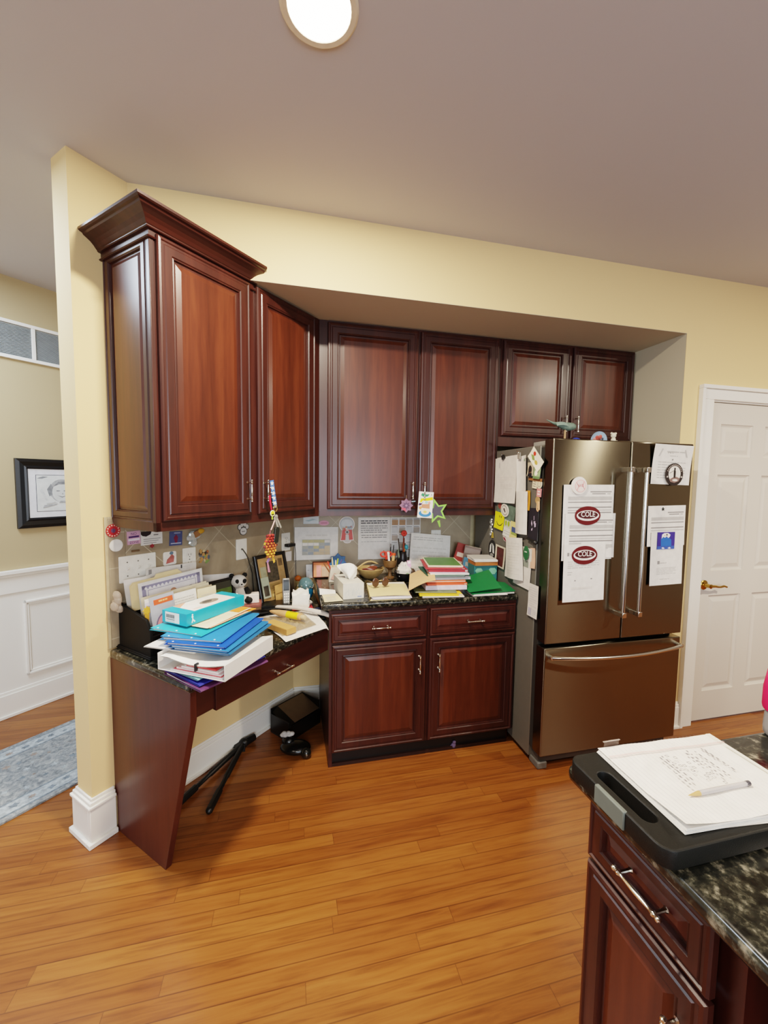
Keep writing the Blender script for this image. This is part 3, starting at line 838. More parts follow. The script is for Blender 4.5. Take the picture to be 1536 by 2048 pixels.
for i in range(13):
    a = PI*.12+PI*.76*i/12
    mb.box(-.0022, .0022, -.003, .003, .004, .0046, P('#b9aca4', .5), Matrix.Translation((.049*math.cos(a), .052*math.sin(a), 0)) @ Matrix.Rotation(a-PI/2, 4, 'Z'))
for a in (-.25, PI+.25): mb.prism(star(.049*math.cos(a), .052*math.sin(a), .006), .004, .0047, WH)
tag(mb.build('round_magnet', M=on_ffront(2.012, 1.610, .0105), smooth=False), 'round black and white emblem magnet with a standing figure on the certificate', 'magnet')
fpaper('paper', 'white printed form under the small dark star on the right refrigerator door', 1.866, 2.118, 1.218, 1.440, [(k[0],)+((k[1], (k[2]-.45)/.55, k[3], (k[4]-.45)/.55, k[5])) for k in form(3) if k[2] > .5], .0015, .02)
fpaper('paper', 'long white letter with a blue picture magnet on the right refrigerator door', 1.893, 2.112, 1.000, 1.296, [('r', .22, .40, .29, .46, INK), ('l', .3, .40, .5, .44, 1, INK_L), ('l', .2, .20, .8, .34, 5, INK_L, .3), ('l', .3, .1, .6, .13, 1, INK_L)], .006, .022)
mb = MB(); mb.box(-.058, .058, -.047, .047, 0, .0025, P('#3b2f83', .4)); mb.box(-.058, .058, -.047, -.030, .0025, .0028, P('#3a56a8', .4))
mb.prism([(-.034, -.030), (-.036, .010), (-.012, .022), (.018, .016), (.034, .004), (.036, -.030)], .0025, .0030, P('#2d63b8', .4))
mb.prism([(-.032, .012), (-.030, .034), (-.014, .042), (.010, .042), (.026, .032), (.022, .020), (.012, .014), (.002, .024), (-.010, .016), (-.022, .022)], .0030, .0036, P('#ece9e6', .5))
mb.prism(ell(.002, .032, .005, .005, 10), .0036, .004, P('#4a3b3a', .5)); mb.prism(ell(-.012, .028, .003, .003, 8), .0036, .004, P('#c09a3c', .5))
mb.prism([(-.030, -.040), (-.020, -.036), (-.008, -.042), (-.02, -.046)], .0028, .0034, P('#e8e6ee', .5)); mb.prism([(.012, -.042), (.024, -.036), (.034, -.042), (.024, -.046)], .0028, .0034, P('#e8e6ee', .5))
tag(mb.build('picture_magnet', M=on_ffront(1.988, 1.248, .0095, .01), smooth=False), 'square purple and blue picture magnet on the right door letter', 'magnet')
mb = MB(); mb.prism(star(0, 0, .011), 0, .004, P('#1f2420', .5)); tag(mb.build('star_magnet', M=on_ffront(1.961, 1.421, .003, .1), smooth=False), 'tiny dark star magnet at the top of the right door form', 'magnet')

# --- papers and magnets on the left side (y runs towards the viewer)
def spaper(name, label, y0, y1, z0, z1, mat=PAPER, prints=(), off=.001, roll=0., fn=None, cat='paper', group='papers on the refrigerator side', seed=1):
    w_, h_ = abs(y1-y0), z1-z0
    return tag(sheet(MB(), w_, h_, mat, prints, fn or (lambda x, y: .001+.012*max(0, .5-(y/h_+.5))**1.5), seed=seed).build(name, M=on_fside((y0+y1)/2, (z0+z1)/2, off, roll), ang=1.), label, cat, group)
GREYT = P('#cfc9c2', .8)
spaper('paper', 'white sheet at the back of the clipped stack high on the refrigerator side', -.36, -.60, 1.50, 1.712, PAPER, (), .004, .03)
spaper('paper', 'front white sheet of the clipped stack high on the refrigerator side', -.35, -.595, 1.43, 1.705, PAPER, [('r', .2, .78, .24, .90, INK_L), ('l', .3, .30, .85, .42, 4, GREYT), ('l', .15, .45, .85, .6, 3, P('#ddd5cf', .8))], .010, .015, lambda x, y: .002+.02*max(0, -y/.27)**2)
mb = MB(); mb.prism([(-.014, -.012), (.014, -.012), (.010, .012), (-.010, .012)], 0, .012, P('#1c1a18', .4)); mb.tube([(-.01, .01, .006), (-.006, .026, .008), (.006, .026, .008), (.01, .01, .006)], .0018, CHROME, 6)
tag(mb.build('binder_clip', M=on_fside(-.455, 1.708, .014, .5)), 'small black clip holding the stack high on the refrigerator side', 'clip')
spaper('paper', 'narrow curled white sheet beside the clipped stack on the refrigerator side', -.605, -.70, 1.495, 1.705, PAPER, [('p', [(.7, .9), (.95, .93), (.95, .85), (.72, .84)], P('#8ea08c', .7))], .006, .06, lambda x, y: .004+.03*(x/.1)**2)
spaper('paper', 'long white folded sheet hanging in the middle of the refrigerator side', -.61, -.725, 1.265, 1.505, PAPER, [('r', .72, 0, .74, 1, GREYT), ('l', .1, .05, .65, .1, 1, GREYT)], .012, .03, lambda x, y: .003+.02*math.sin(max(0, (x/.115+.5))*PI)*(.4-y*2))
spaper('envelope', 'yellow orange envelope corner behind the long folded sheet', -.66, -.735, 1.40, 1.51, P('#c98a2e', .7), (), .005, .05)
pr = [('e', .28, .70, .10, .16, P('#c33a28', .6)), ('p', [(.1, .4), (.3, .55), (.5, .35), (.35, .2)], P('#7d8f4c', .7)), ('e', .62, .35, .12, .14, P('#b59b4c', .7))]
spaper('greeting_card', 'tilted white holiday card with a red spot at the top front of the refrigerator side', -.715, -.845, 1.645, 1.715, P('#ece3cf', .7), pr, .010, -.75, cat='card')
spaper('photo', 'small photo of a dark haired child on the refrigerator side', -.71, -.765, 1.59, 1.665, P('#b7a98f', .6), [('e', .45, .42, .30, .36, P('#201818', .6)), ('e', .47, .45, .18, .24, P('#a06a52', .6)), ('p', [(.1, 0), (.9, 0), (.8, .22), (.2, .22)], P('#16131b', .6))], .012, .0, cat='photo')
spaper('holiday_card', 'green and white card with a red heart beside the child photo', -.765, -.825, 1.575, 1.665, P('#8fa77c', .7), [('e', .6, .78, .3, .16, P('#efe5d8', .7)), ('e', .62, .78, .14, .08, P('#c0392f', .6)), ('e', .4, .35, .22, .18, P('#efe8dc', .7)), ('r', .0, .0, 1, .14, P('#5d7a4f', .7))], .009, -.08, cat='card')
mb = MB(); mb.box(-.060, .060, -.008, .008, 0, .004, P('#8a5b35', .6)); tag(mb.build('wooden_magnet', M=on_fside(-.77, 1.572, .002, -.08)), 'brown strip magnet under the child photo', 'magnet')
CREAM = P('#dcd0b4', .6)
mb = MB(); mb.box(-.020, .020, -.024, .024, 0, .004, CREAM)
for i in range(3): mb.box(-.013, .013, -.014+i*.012, -.010+i*.012, .004, .0045, P('#8b8171', .6))
tag(mb.build('square_magnet', M=on_fside(-.768, 1.548, .001, -.12)), 'small cream square magnet below the brown strip magnet', 'magnet')
mb = MB(); mb.prism(ell(0, 0, .021, .025), 0, .004, CREAM); mb.prism(ell(0, 0, .014, .017), .004, .0045, P('#9d927f', .6)); mb.prism(ell(0, 0, .010, .013), .0045, .005, CREAM)
tag(mb.build('oval_button_magnet', M=on_fside(-.810, 1.548, .001)), 'small cream oval magnet below the brown strip magnet', 'magnet')
mb = MB(); mb.box(-.018, .018, -.022, .022, 0, .004, P('#d98888', .6))
for i in range(2): mb.box(-.011, .011, -.012+i*.014, -.004+i*.014, .004, .0045, P('#f0d3cf', .6))
tag(mb.build('pink_magnet', M=on_fside(-.809, 1.502, .001, -.05)), 'small pink square magnet on the refrigerator side', 'magnet')
mb = MB(); mb.prism(ell(0, 0, .017, .018), 0, .006, P('#a98558', .7)); tag(mb.build('wooden_disc_magnet', M=on_fside(-.800, 1.462, .001)), 'round tan wooden magnet above the peach clip', 'magnet')
mb = MB(); mb.tube([(-.006, .024, .004), (-.008, -.02, .004), (0, -.028, .004), (.008, -.02, .004), (.006, .024, .004)], .0045, P('#dda97c', .5), 8); tag(mb.build('loop_clip', M=on_fside(-.808, 1.432, .001)), 'peach loop clip on the refrigerator side', 'clip')
spaper('pennant', 'dark navy pennant with pale lettering on the refrigerator side', -.725, -.815, 1.245, 1.418, P('#1c1822', .7), [('p', [(.30, .52), (.36, .62), (.44, .50), (.38, .42)], P('#b9a9c4', .7)), ('p', [(.55, .58), (.72, .60), (.72, .52), (.58, .50)], P('#b9a9c4', .7)), ('p', [(.62, .50), (.80, .54), (.78, .42), (.66, .40)], P('#b9a9c4', .7)), ('p', [(.35, .34), (.48, .38), (.46, .30), (.36, .28)], P('#b9a9c4', .7)), ('p', [(.58, .75), (.62, .76), (.62, .62), (.58, .62)], P('#b9a9c4', .7))], .004, .03, cat='pennant')
mb = MB(); mb.tube([(0, 0, 0), (0, 0, .018)], .010, P('#171514', .5), 10); mb.tube([(-.06, .01, .006), (0, 0, .008), (.018, 0, .012)], .009, P('#1b1918', .5), 8); mb.ball((.02, -.002, .014), .013, P('#171514', .5), 12, 8)
tag(mb.build('black_bar_magnet', M=on_fside(-.79, 1.238, .001)), 'black bar magnet with a round end below the navy pennant', 'magnet')
spaper('photo', 'dark green scenic card behind the smiley card on the refrigerator side', -.365, -.575, 1.27, 1.43, P('#5c6e62', .7, var=.3), [('e', .15, .78, .12, .12, P('#8e4a42', .7))], .001, -.2, cat='card')
mb = MB(); mb.prism(ell(0, 0, .046, .038, 30), 0, .004, P('#e6dfd3', .5)); mb.prism(ell(0, 0, .036, .028, 28), .004, .0044, P('#6f6660', .5)); mb.prism(ell(0, 0, .032, .024, 28), .0044, .0048, P('#e6dfd3', .5)); mb.prism([(-.018, .004), (-.004, .012), (.018, -.002), (.012, -.010), (-.008, -.004)], .0048, .0052, P('#5a4c4a', .5))
tag(mb.build('oval_sticker_magnet', M=on_fside(-.475, 1.385, .006, -.5)), 'white oval sticker magnet above the yellow smiley card', 'magnet')
YEL = P('#e8dc1c', .6); BLKI = P('#2c2a16', .6)
spaper('smiley_card', 'bright yellow smiley face card on the refrigerator side', -.355, -.468, 1.262, 1.368, YEL, [('e', .50, .76, .035, .075, BLKI), ('e', .70, .76, .035, .075, BLKI), ('p', [(.22, .40), (.34, .26), (.55, .2), (.78, .27), (.92, .45), (.88, .46), (.75, .32), (.55, .25), (.36, .31), (.25, .43)], BLKI)], .006, -.10, cat='card')
spaper('printed_card', 'pale card printed with green pears beside the smiley card', -.468, -.565, 1.225, 1.325, P('#c9c9b4', .7), [('e', .2, .80, .12, .17, P('#9ab02c', .6)), ('e', .52, .82, .12, .17, P('#9ab02c', .6)), ('r', .0, .0, .9, .55, P('#dcdad4', .7)), ('l', .1, .12, .8, .4, 2, INK_L)], .005, -.14, cat='card')
spaper('sticky_note', 'pale yellow note with a blue patch on the refrigerator side', -.545, -.62, 1.195, 1.325, P('#dccb84', .7), [('r', .2, .52, 1, .76, P('#41507e', .7)), ('r', .2, .40, 1, .52, P('#8f9c50', .7))], .008, -.1, cat='note')
mb = MB(); mb.box(-.012, .012, -.018, .018, 0, .006, P('#b9b5aa', .35, .5)); mb.tube([(-.010, .012, .006), (.012, .026, .012)], .003, CHROME, 6); mb.tube([(.010, .010, .006), (-.012, .028, .012)], .003, CHROME, 6)
tag(mb.build('spring_clip', M=on_fside(-.635, 1.706, .020)), 'small silver spring clip at the top of the narrow curled sheet', 'clip')
# spoon-like silver ornament chain and penguin-like black and white magnet at the back
mb = MB()
for i in range(7): mb.ball((random.uniform(-.014, .014), .05-.016*i, .006), (.014, .012, .006), P('#b9b8b2', .25, .6, .2), 10, 6)
tag(mb.build('crystal_magnet', M=on_fside(-.315, 1.262, .002)), 'silvery crystal magnet at the back of the refrigerator side', 'magnet')
mb = MB(); mb.prism([(-.012, -.018), (.014, -.016), (.004, .022)], 0, .006, P('#d6b54e', .3, .6)); tag(mb.build('gold_magnet', M=on_fside(-.325, 1.212, .002)), 'small gold triangle magnet under the crystal magnet', 'magnet')
mb = MB(); BK2 = P('#1a1a1a', .5)
mb.prism(ell(0, 0, .046, .060), 0, .003, BK2)
for s_ in (-1, 1): mb.prism([(s_*.006, .040), (s_*.024, .024), (s_*.030, -.024), (s_*.012, -.020)][::s_], .003, .0036, P('#e8e6e0', .5))
mb.prism(ell(0, -.038, .022, .012), .003, .0036, P('#8b8a86', .5))
tag(mb.build('black_oval_magnet', M=on_fside(-.325, 1.120, .002)), 'black oval magnet with two white shapes at the back of the refrigerator side', 'magnet')
spaper('picture_frame_magnet', 'tall maroon picture in a pale frame on the refrigerator side', -.375, -.495, 1.025, 1.160, P('#cfc4ae', .6), [('r', .16, .06, .86, .92, P('#4a1f1c', .6, var=.4))], .006, -.06, cat='picture')
mb = MB(); mb.prism([(-.020, .022), (.006, .020), (.024, .002), (.030, -.022), (.016, -.010), (-.006, -.004)], 0, .004, P('#e4d6d2', .5)); mb.prism([(-.014, .016), (.004, .014), (.018, .0), (.024, -.014), (.012, -.006), (-.004, 0)], .004, .0046, P('#7a1e33', .5))
tag(mb.build('maroon_logo_magnet', M=on_fside(-.482, 1.205, .004)), 'maroon and white shaped magnet holding the long receipts', 'magnet')
spaper('receipt', 'long pale receipt hanging at the left of the lower papers', -.50, -.56, .985, 1.195, PAPER, (), .003, .02)
spaper('receipt', 'wide curling white sheet in the middle of the lower papers', -.525, -.70, .995, 1.235, PAPER, [('l', .15, .1, .85, .9, 12, P('#d3cec6', .8), .3)], .012, .10, lambda x, y: .004+.018*math.sin((x/.17+.5)*PI)*(.6-y*2.5))
spaper('paper', 'white sheet with a green stamp behind the curling sheet', -.60, -.765, .965, 1.195, PAPER, [('r', .55, .52, .85, .68, P('#8a9186', .7)), ('l', .4, .05, .9, .35, 4, P('#d8d3cb', .8))], .003, -.03)
mb = MB(); mb.prism(ell(0, 0, .024, .040), 0, .004, P('#225c36', .5)); mb.box(-.012, .012, .004, .010, .004, .0046, P('#c9d6c4', .5)); tag(mb.build('green_leaf_magnet', M=on_fside(-.728, 1.165, .012)), 'dark green oval magnet on the lower papers', 'magnet')
spaper('pink_paper', 'peach paper strip beside the green magnet', -.755, -.80, 1.09, 1.20, P('#d8ab92', .7), (), .002, .1)
spaper('paper', 'lowest white sheet with faint printing near the refrigerator front edge', -.752, -.842, .825, 1.005, PAPER, [('l', .15, .3, .9, .92, 9, P('#c9c5c2', .8), .35), ('r', .08, .04, .42, .26, P('#b7b3c0', .7)), ('l', .5, .05, .9, .25, 4, P('#c0bcc2', .8), .4)], .004, .0)

# --- things standing on the refrigerator
TOP = 1.7525
bd = thing('bird_ornament', 'small green bird ornament perched on a peg on top of the refrigerator', 'ornament', (1.545, -.62, TOP))
GN = P('#6d8072', .6, var=.25, scale=60)
mb = MB(); mb.tube([(0, 0, .0), (0, 0, .115)], .006, P('#a98860', .6), 8); mb.lathe([(.022, 0), (.022, .004), (.006, .008)], P('#8d6c48', .6), 14); mb.build('perch', bd)
mb = MB(); mb.tube([(-.125, 0, .165), (-.085, 0, .150), (-.045, 0, .142), (-.01, 0, .134), (.02, 0, .132), (.045, 0, .134), (.062, 0, .132), (.070, 0, .130)], [.002, .006, .013, .021, .025, .022, .015, .004], GN, 12); mb.build('body', bd)
mb = MB(); mb.grid(4, 3, lambda a, b: (-.075+.075*a, -.016-.012*b, .150+.006*math.sin(a*PI)-.02*b), P('#7f9488', .6)); mb.build('wing', bd)
mb = MB(); mb.prism(ell(0, 0, .040, .045, 20), 0, .03, P('#2d43a8', .35)); mb.ball((0, 0, .03), (.036, .03, .036), P('#2d43a8', .3), 16, 10); mb.ball((.034, -.01, .045), .010, P('#c9bcd0', .4), 10, 6)
tag(mb.build('blue_ornament', loc=(1.59, -.66, TOP)), 'shiny blue ornament beside the bird on the refrigerator', 'ornament')
PR = .058
pl = thing('decorative_plate', 'round pale blue plate with red painting standing on the refrigerator', 'plate', (1.79, -.60, TOP))
mb = MB(); mb.lathe([(.002, 0), (.048, .0), (.058, .006), (.058, .009), (.047, .004), (.002, .004)], P('#9db6cc', .35), 36, Matrix.Translation((0, 0, .0585)) @ Matrix.Rotation(PI/2+.1, 4, 'X'))
mb.build('rim', pl)
mb = MB(); mb.M = Matrix.Translation((0, -.0065, .078)) @ Matrix.Rotation(.1, 4, 'X')
for x, z, r_, m_ in ((-.012, .0, .014, '#b5463c'), (.010, .006, .013, '#c2564a'), (.0, -.015, .016, '#8d4138'), (-.028, -.012, .012, '#c9817a'), (.026, -.006, .008, '#54505a')): mb.ball((x, 0, z), (r_, .0015, r_), P(m_, .4), 12, 6)
mb.build('painting', pl)
mb = MB(); IV = P('#d9d3bd', .4)
mb.lathe([(.022, 0), (.022, .012), (.014, .022), (.016, .05), (.012, .07), (.006, .076)], IV, 14); mb.ball((0, 0, .088), (.016, .014, .017), IV, 12, 8); mb.ball((-.014, 0, .10), .007, IV, 8, 6); mb.ball((.014, 0, .10), .007, IV, 8, 6); mb.ball((.014, -.01, .045), (.010, .012, .014), IV, 10, 6)
tag(mb.build('figurine', loc=(1.845, -.66, TOP)), 'small ivory figurine beside the blue plate on the refrigerator', 'figurine')
# ================================================================== on the angled wall's tile
def dmag(name, label, u, z, build, cat='magnet', v=-.0115, roll=0., group=None):
    mb = MB(); build(mb)
    return tag(mb.build(name, M=on_diag(u, z, v, roll), smooth=False), label, cat, group)
def b_(mb):
    RED = P('#b52b2b', .5); CR = P('#e9c9b4', .5)
    mb.prism(ell(0, 0, .028, .028), 0, .003, RED); mb.prism(ell(0, 0, .0165, .0165), .003, .0034, P('#a3202a', .5)); mb.prism(ell(0, 0, .009, .009), .0034, .0038, P('#59405e', .5))
    for i in range(14):
        a = 2*PI*i/14; mb.prism(ell(.0225*math.cos(a), .0225*math.sin(a), .0028, .0028, 8), .003, .0035, CR)
dmag('round_magnet', 'round red magnet with pale dots at the left end of the tan tile', -1.093, 1.326, b_)
def b_(mb): mb.prism(ell(0, 0, .0265, .0265), 0, .003, P('#ece7dd', .4)); mb.prism(ell(0, 0, .022, .022), .003, .0034, P('#f2eee6', .4))
dmag('round_magnet', 'plain round white magnet below the red one on the tan tile', -1.083, 1.262, b_)
def b_(mb):
    mb.box(-.028, .028, -.029, .029, 0, .003, P('#cf9fb4', .5)); PU = P('#4b2d63', .5)
    mb.mesh(text_mesh('NO'), PU, Matrix.Translation((0, .017, .0034)) @ Matrix.Diagonal((.016, .016, 1, 1)))
    mb.box(-.022, .022, .000, .008, .003, .0034, PU); mb.box(-.024, .024, -.013, -.004, .003, .0034, P('#eadfe6', .5))
    mb.mesh(text_mesh('ZONE'), PU, Matrix.Translation((0, -.021, .0034)) @ Matrix.Diagonal((.0145, .0145, 1, 1)))
dmag('square_magnet', 'pink square magnet with purple lettering beside the white card on the tile', -1.010, 1.287, b_, roll=.03)
def b_(mb):
    mb.box(-.049, .049, -.031, .031, 0, .003, P('#e5e0d8', .5)); mb.prism([(-.049, .031), (.0, .031), (-.006, .016), (-.026, .008), (-.042, .012), (-.049, .020)], .003, .0034, P('#221a20', .5))
    for i in range(3): mb.box(-.038, .040-.01*i, -.006-.009*i, -.003-.009*i, .003, .0034, P('#8f8b88', .5))
    mb.box(.008, .03, .010, .015, .003, .0034, P('#77726f', .5))
dmag('card_magnet', 'white business card magnet with a black swoosh under the end cabinet', -.931, 1.278, b_)
def b_(mb): mb.prism(star(0, 0, .012, 6, .5), 0, .004, P('#8f2730', .5))
dmag('red_magnet', 'tiny dark red magnet just below the business card magnet', -.931, 1.241, b_)
def b_(mb): mb.box(-.017, .017, -.004, .004, 0, .003, P('#6a5136', .6))
dmag('strip_magnet', 'tiny brown strip magnet above the light switch plate', -1.004, 1.228, b_)
def b_(mb):
    mb.box(-.032, .032, -.034, .034, 0, .003, P('#49537e', .5)); mb.box(-.026, .026, -.026, -.021, .003, .0034, P('#b8bdd0', .5)); mb.prism([(-.004, -.022), (.006, -.020), (.010, .006), (.0, .020), (-.012, .004)], .003, .0034, P('#7a2440', .5)); mb.box(-.01, .022, .024, .028, .003, .0034, P('#aab0c6', .5))
dmag('square_magnet', 'dark blue square magnet with a red figure on the tile', -.815, 1.262, b_, roll=-.04)
def b_(mb):
    r = random.Random(4); SH = P('#c9ccc8', .12, .3, .15, scale=60)
    for i in range(9): mb.ball((r.uniform(-.03, .02), r.uniform(-.028, .022), .010), (r.uniform(.012, .022), r.uniform(.012, .022), .009), SH, 8, 5, Matrix.Rotation(r.random()*3, 3, 'Z'))
    mb.box(.0, .03, .0, .03, .012, .020, P('#9b6a42', .4), Matrix.Rotation(.4, 3, 'Z')); mb.ball((.032, .032, .016), (.02, .014, .008), P('#d39a2e', .4), 10, 6)
dmag('wrapped_magnet', 'shiny cellophane wrapped magnet with an orange top on the tile', -.722, 1.255, b_)
def b_(mb):
    mb.prism(rrect(.064, .064, .008), 0, .003, P('#e8e2da', .5)); mb.prism([(-.02, -.024), (-.014, -.004), (-.002, .006), (.010, .022), (.022, .006), (.018, -.02)], .003, .0035, P('#b0605a', .5, var=.3)); mb.prism(ell(.008, .024, .01, .008, 12), .003, .0036, P('#5d7486', .5))
dmag('picture_sticker', 'white sticker with a reddish figure above the letter sorter', -.848, 1.170, b_)
def b_(mb):
    r = random.Random(9)
    for i in range(26):
        mb.prism(ell(r.uniform(-.024, .024), r.uniform(-.030, .030), r.uniform(.006, .010), r.uniform(.006, .012), 9), .0, .003+i*.0001, P(r.choice(['#b98a52', '#7d9a57', '#5b6673', '#a8663f', '#c9b489', '#4a4038']), .5))
dmag('sticker', 'multicoloured cartoon-like sticker beside the duplex outlet', -.663, 1.151, b_)
# plates
WP = P('#ece8de', .35)
def plate(name, label, u, z, w, h, kind, M=None, cat='outlet', group=None):
    mb = MB(); mb.prism(rrect(w, h, .004), 0, .005, WP)
    o = thing(name, label, cat, (0, 0, 0)); o.matrix_world = M or on_diag(u, z, -.0112)
    mb.build('cover_plate', o, bev=.0015)
    DK = P('#6d675e', .5)
    if kind == 'duplex':
        for s_ in (-1, 1):
            mb = MB(); mb.prism(rrect(.034, .030, .010), .005, .0066, WP)
            for x in (-.007, .007): mb.box(x-.0012, x+.0012, s_*.0+.000, .009, .0066, .0069, DK)
            mb.prism(ell(0, -.007, .0025, .0025, 10), .0066, .0069, DK)
            mb.build('socket', o, loc=(0, s_*.020, 0), bev=0)
        mb = MB(); mb.prism(ell(0, 0, .003, .003, 10), .005, .006, DK); mb.build('screw', o)
    elif kind == 'switch':
        for k in range(3):
            x = (k-1)*.046
            mb = MB(); mb.box(-.005, .005, -.012, .012, .005, .0065, WP); mb.tube([(0, -.002, .006), (0, .006, .017)], [.0045, .0035], WP, 8); mb.build('toggle', o, loc=(x, 0, 0))
            for z_ in (-.030, .030):
                mb = MB(); mb.prism(ell(0, 0, .003, .003, 10), .005, .006, DK); mb.build('screw', o, loc=(x, z_, 0))
    elif kind == 'jack':
        mb = MB(); mb.tube([(0, 0, .005), (0, 0, .012)], .005, P('#77736a', .4, .5), 10); mb.build('jack', o)
    return o
plate('light_switch', 'white three-gang light switch plate behind the letter sorter', -.996, 1.152, .160, .116, 'switch', cat='light switch')
plate('wall_outlet', 'white duplex outlet on the angled tile wall above the filed papers', -.748, 1.150, .070, .116, 'duplex')
plate('jack_plate', 'white wall plate with a dark cable plugged into its middle', -.428, 1.157, .074, .116, 'jack')
plate('wall_outlet', 'white outlet with the black charger plugged into it near the corner', -.079, 1.157, .074, .114, 'duplex')
plate('wall_outlet', 'white outlet on the back tile above the big leaning sheet', 0, 0, .072, .116, 'duplex', M=on_back(.990, 1.155, -.0112))
mb = MB(); mb.tube([W(-.428, -.024, 1.157), W(-.415, -.035, 1.13), W(-.400, -.032, 1.107), W(-.382, -.030, 1.06), W(-.365, -.028, 1.01), W(-.356, -.030, .9), W(-.35, -.04, .824)], .0030, P('#3a352d', .5), 8)
tag(mb.build('phone_cable'), 'thin dark cable drooping from the wall plate behind the picture frame', 'cable')
ch = thing('charger', 'black plug-in charger with a thin cord in the corner outlet', 'charger', W(-.079, -.02, 1.137), A)
mb = MB(); mb.box(-.020, .046, -.036, .000, -.010, .010, P('#151413', .4)); mb.build('plug', ch, bev=.004)
mb = MB(); mb.tube([(.046, -.018, -.002), (.055, -.02, -.012), (.056, -.025, -.06), (.052, -.03, -.16), (.05, -.035, -.25), (.045, -.05, -.313)], .0022, P('#2c2a28', .5), 6); mb.build('cord', ch)
def b_(mb):
    WH = P('#e3dfd8', .4); GYk = P('#55524f', .5)
    pad = [(0, -.014, .022, .020)]; toes = [(-.026, .010, .010, .013), (-.010, .024, .010, .013), (.010, .024, .010, .013), (.026, .010, .010, .013)]
    for cx, cy, rx, ry in pad+toes: mb.prism(ell(cx, cy, rx+.004, ry+.004, 20), 0, .003, GYk); mb.prism(ell(cx, cy, rx, ry, 20), .003, .0036, WH)
    for i in range(3): mb.box(-.011+.008*i, -.006+.008*i, -.018, -.012, .0036, .004, GYk)
dmag('paw_magnet', 'white and grey paw print magnet under the angled wall cabinet', -.413, 1.272, b_)
paper('index_card', 'small pale card on the wall beside the leaning picture frame', on_diag(-.056, 1.060, -.014, -.02), .055, .062, P('#e0d6d0', .7))

# ================================================================== on the back tile
sq = P('#a9a9a2', .8); gl = P('#c2b98c', .8); bl = P('#9aa1a8', .8); cal = [('r', .17, .14, .82, .62, P('#b9b8b0', .8)), ('l', .25, .70, .75, .80, 1, P('#d4cfc8', .8))]
r = random.Random(5)
for i in range(5):
    for j in range(5):
        c_ = gl if (i+j) % 5 in (4,) or j == 4 else (bl if (i+j) % 2 else sq)
        if r.random() < .16: c_ = PAPER_W
        if r.random() < .07: c_ = P('#6e6c66', .8)
        if (i-j) > 1: c_ = P('#cbb79a', .8)
        cal.append(('r', .18+.127*i, .15+.093*j, .18+.127*i+.12, .15+.093*j+.085, c_))
paper('calendar_page', 'white calendar page with grey and tan squares taped at the left of the back tile', on_back(.152, 1.136, -.0135, -.01), .285, .215, PAPER_W, cal, lambda x, y: .002+.010*(max(0, -x/.14)**2+max(0, -y/.1)**2))
paper('index_card', 'small pale blue card just under the cabinets in the corner', on_back(.117, 1.290, -.0125), .10, .05, P('#cfd6d8', .6), [('p', [(.1, .45), (.35, .3), (.7, .5), (.95, .45), (.6, .68), (.3, .5)], P('#9fb4b8', .6))])
mb = MB(); mb.prism(ell(0, 0, .034, .017, 24), 0, .003, P('#d490a4', .5)); mb.box(-.02, .02, -.003, .003, .003, .0034, P('#b8607c', .5)); tag(mb.build('pink_oval_sticker', M=on_back(.201, 1.270, -.0115), smooth=False), 'pink oval sticker on the back tile above the calendar page', 'sticker')
mb = MB(); WH = P('#efe4de', .5); RDg = P('#c84f48', .5); GB = P('#aeb0b0', .4, var=.15)
mb.prism(ell(0, .034, .053, .053, 32), 0, .002, WH); mb.prism([(-.032, 0), (.036, 0), (.047, -.074), (-.044, -.078)], 0, .002, WH); mb.prism(ell(.003, -.080, .026, .014, 20), 0, .0021, WH)
mb.prism(ell(0, .034, .048, .048, 32), .002, .0024, GB); mb.prism(ell(0, .042, .040, .026, 24), .0024, .0027, P('#c9cbca', .4))
r = random.Random(2)
for i in range(10): mb.prism(ell(r.uniform(-.03, .03), r.uniform(.0, .018), .007, .007, 10), .0024, .003+.0001*i, P(r.choice(['#c85a4a', '#b9885e', '#8a8f96', '#d4cfc6']), .5))
mb.prism([(-.030, -.002), (.034, -.002), (.042, -.070), (-.040, -.073)], .0030, .0042, RDg); mb.prism(ell(.002, -.018, .014, .014, 18), .0042, .0045, P('#b9b4b0', .5)); mb.prism(ell(.002, -.018, .008, .008, 14), .0045, .0048, P('#55524f', .5)); mb.prism([(-.008, -.034), (.012, -.034), (.016, -.078), (-.010, -.078)], .0042, .0046, P('#c5bfba', .5)); mb.prism(ell(.003, -.078, .022, .010, 16), .0036, .0044, P('#c9bdb6', .5))
tag(mb.build('gumball_machine_sticker', M=on_back(.354, 1.225, -.0115), smooth=False), 'red and grey gumball machine sticker on the back tile', 'sticker')
paper('printed_letter', 'white printed letter taped on the back tile under the cabinets', on_back(.542, 1.162, -.0132), .222, .288, PAPER_W, [('l', .08, .84, .92, .94, 2, INK_D, .45), ('l', .08, .62, .92, .82, 4, INK, .4), ('l', .1, .50, .9, .60, 2, INK, .4), ('l', .1, .40, .9, .44, 1, INK_L)], lambda x, y: .002, seed=11)
pc = [('r', .02, .02, .98, .98, P('#d9d6d4', .8))]
r = random.Random(8)
for i in range(4):
    for j in range(5):
        cc = P('#ab8768', .8) if (j == 4 and i < 2) else (P('#a99c90', .8) if r.random() < .3 else P('#c9c7c6', .8))
        x0, y0 = .05+.238*i, .04+.192*j
        pc += [('r', x0, y0, x0+.20, y0+.13, cc), ('r', x0, y0+.14, x0+.18, y0+.155, INK)]
paper('photo_sheet', 'sheet of small labelled pictures in a grid taped beside the printed letter', on_back(.764, 1.165, -.0135), .218, .280, PAPER_W, pc, lambda x, y: .002)

# ================================================================== desk top
DZ_ = .8205
def D(u, v, z=DZ_): return W(u, v, z)
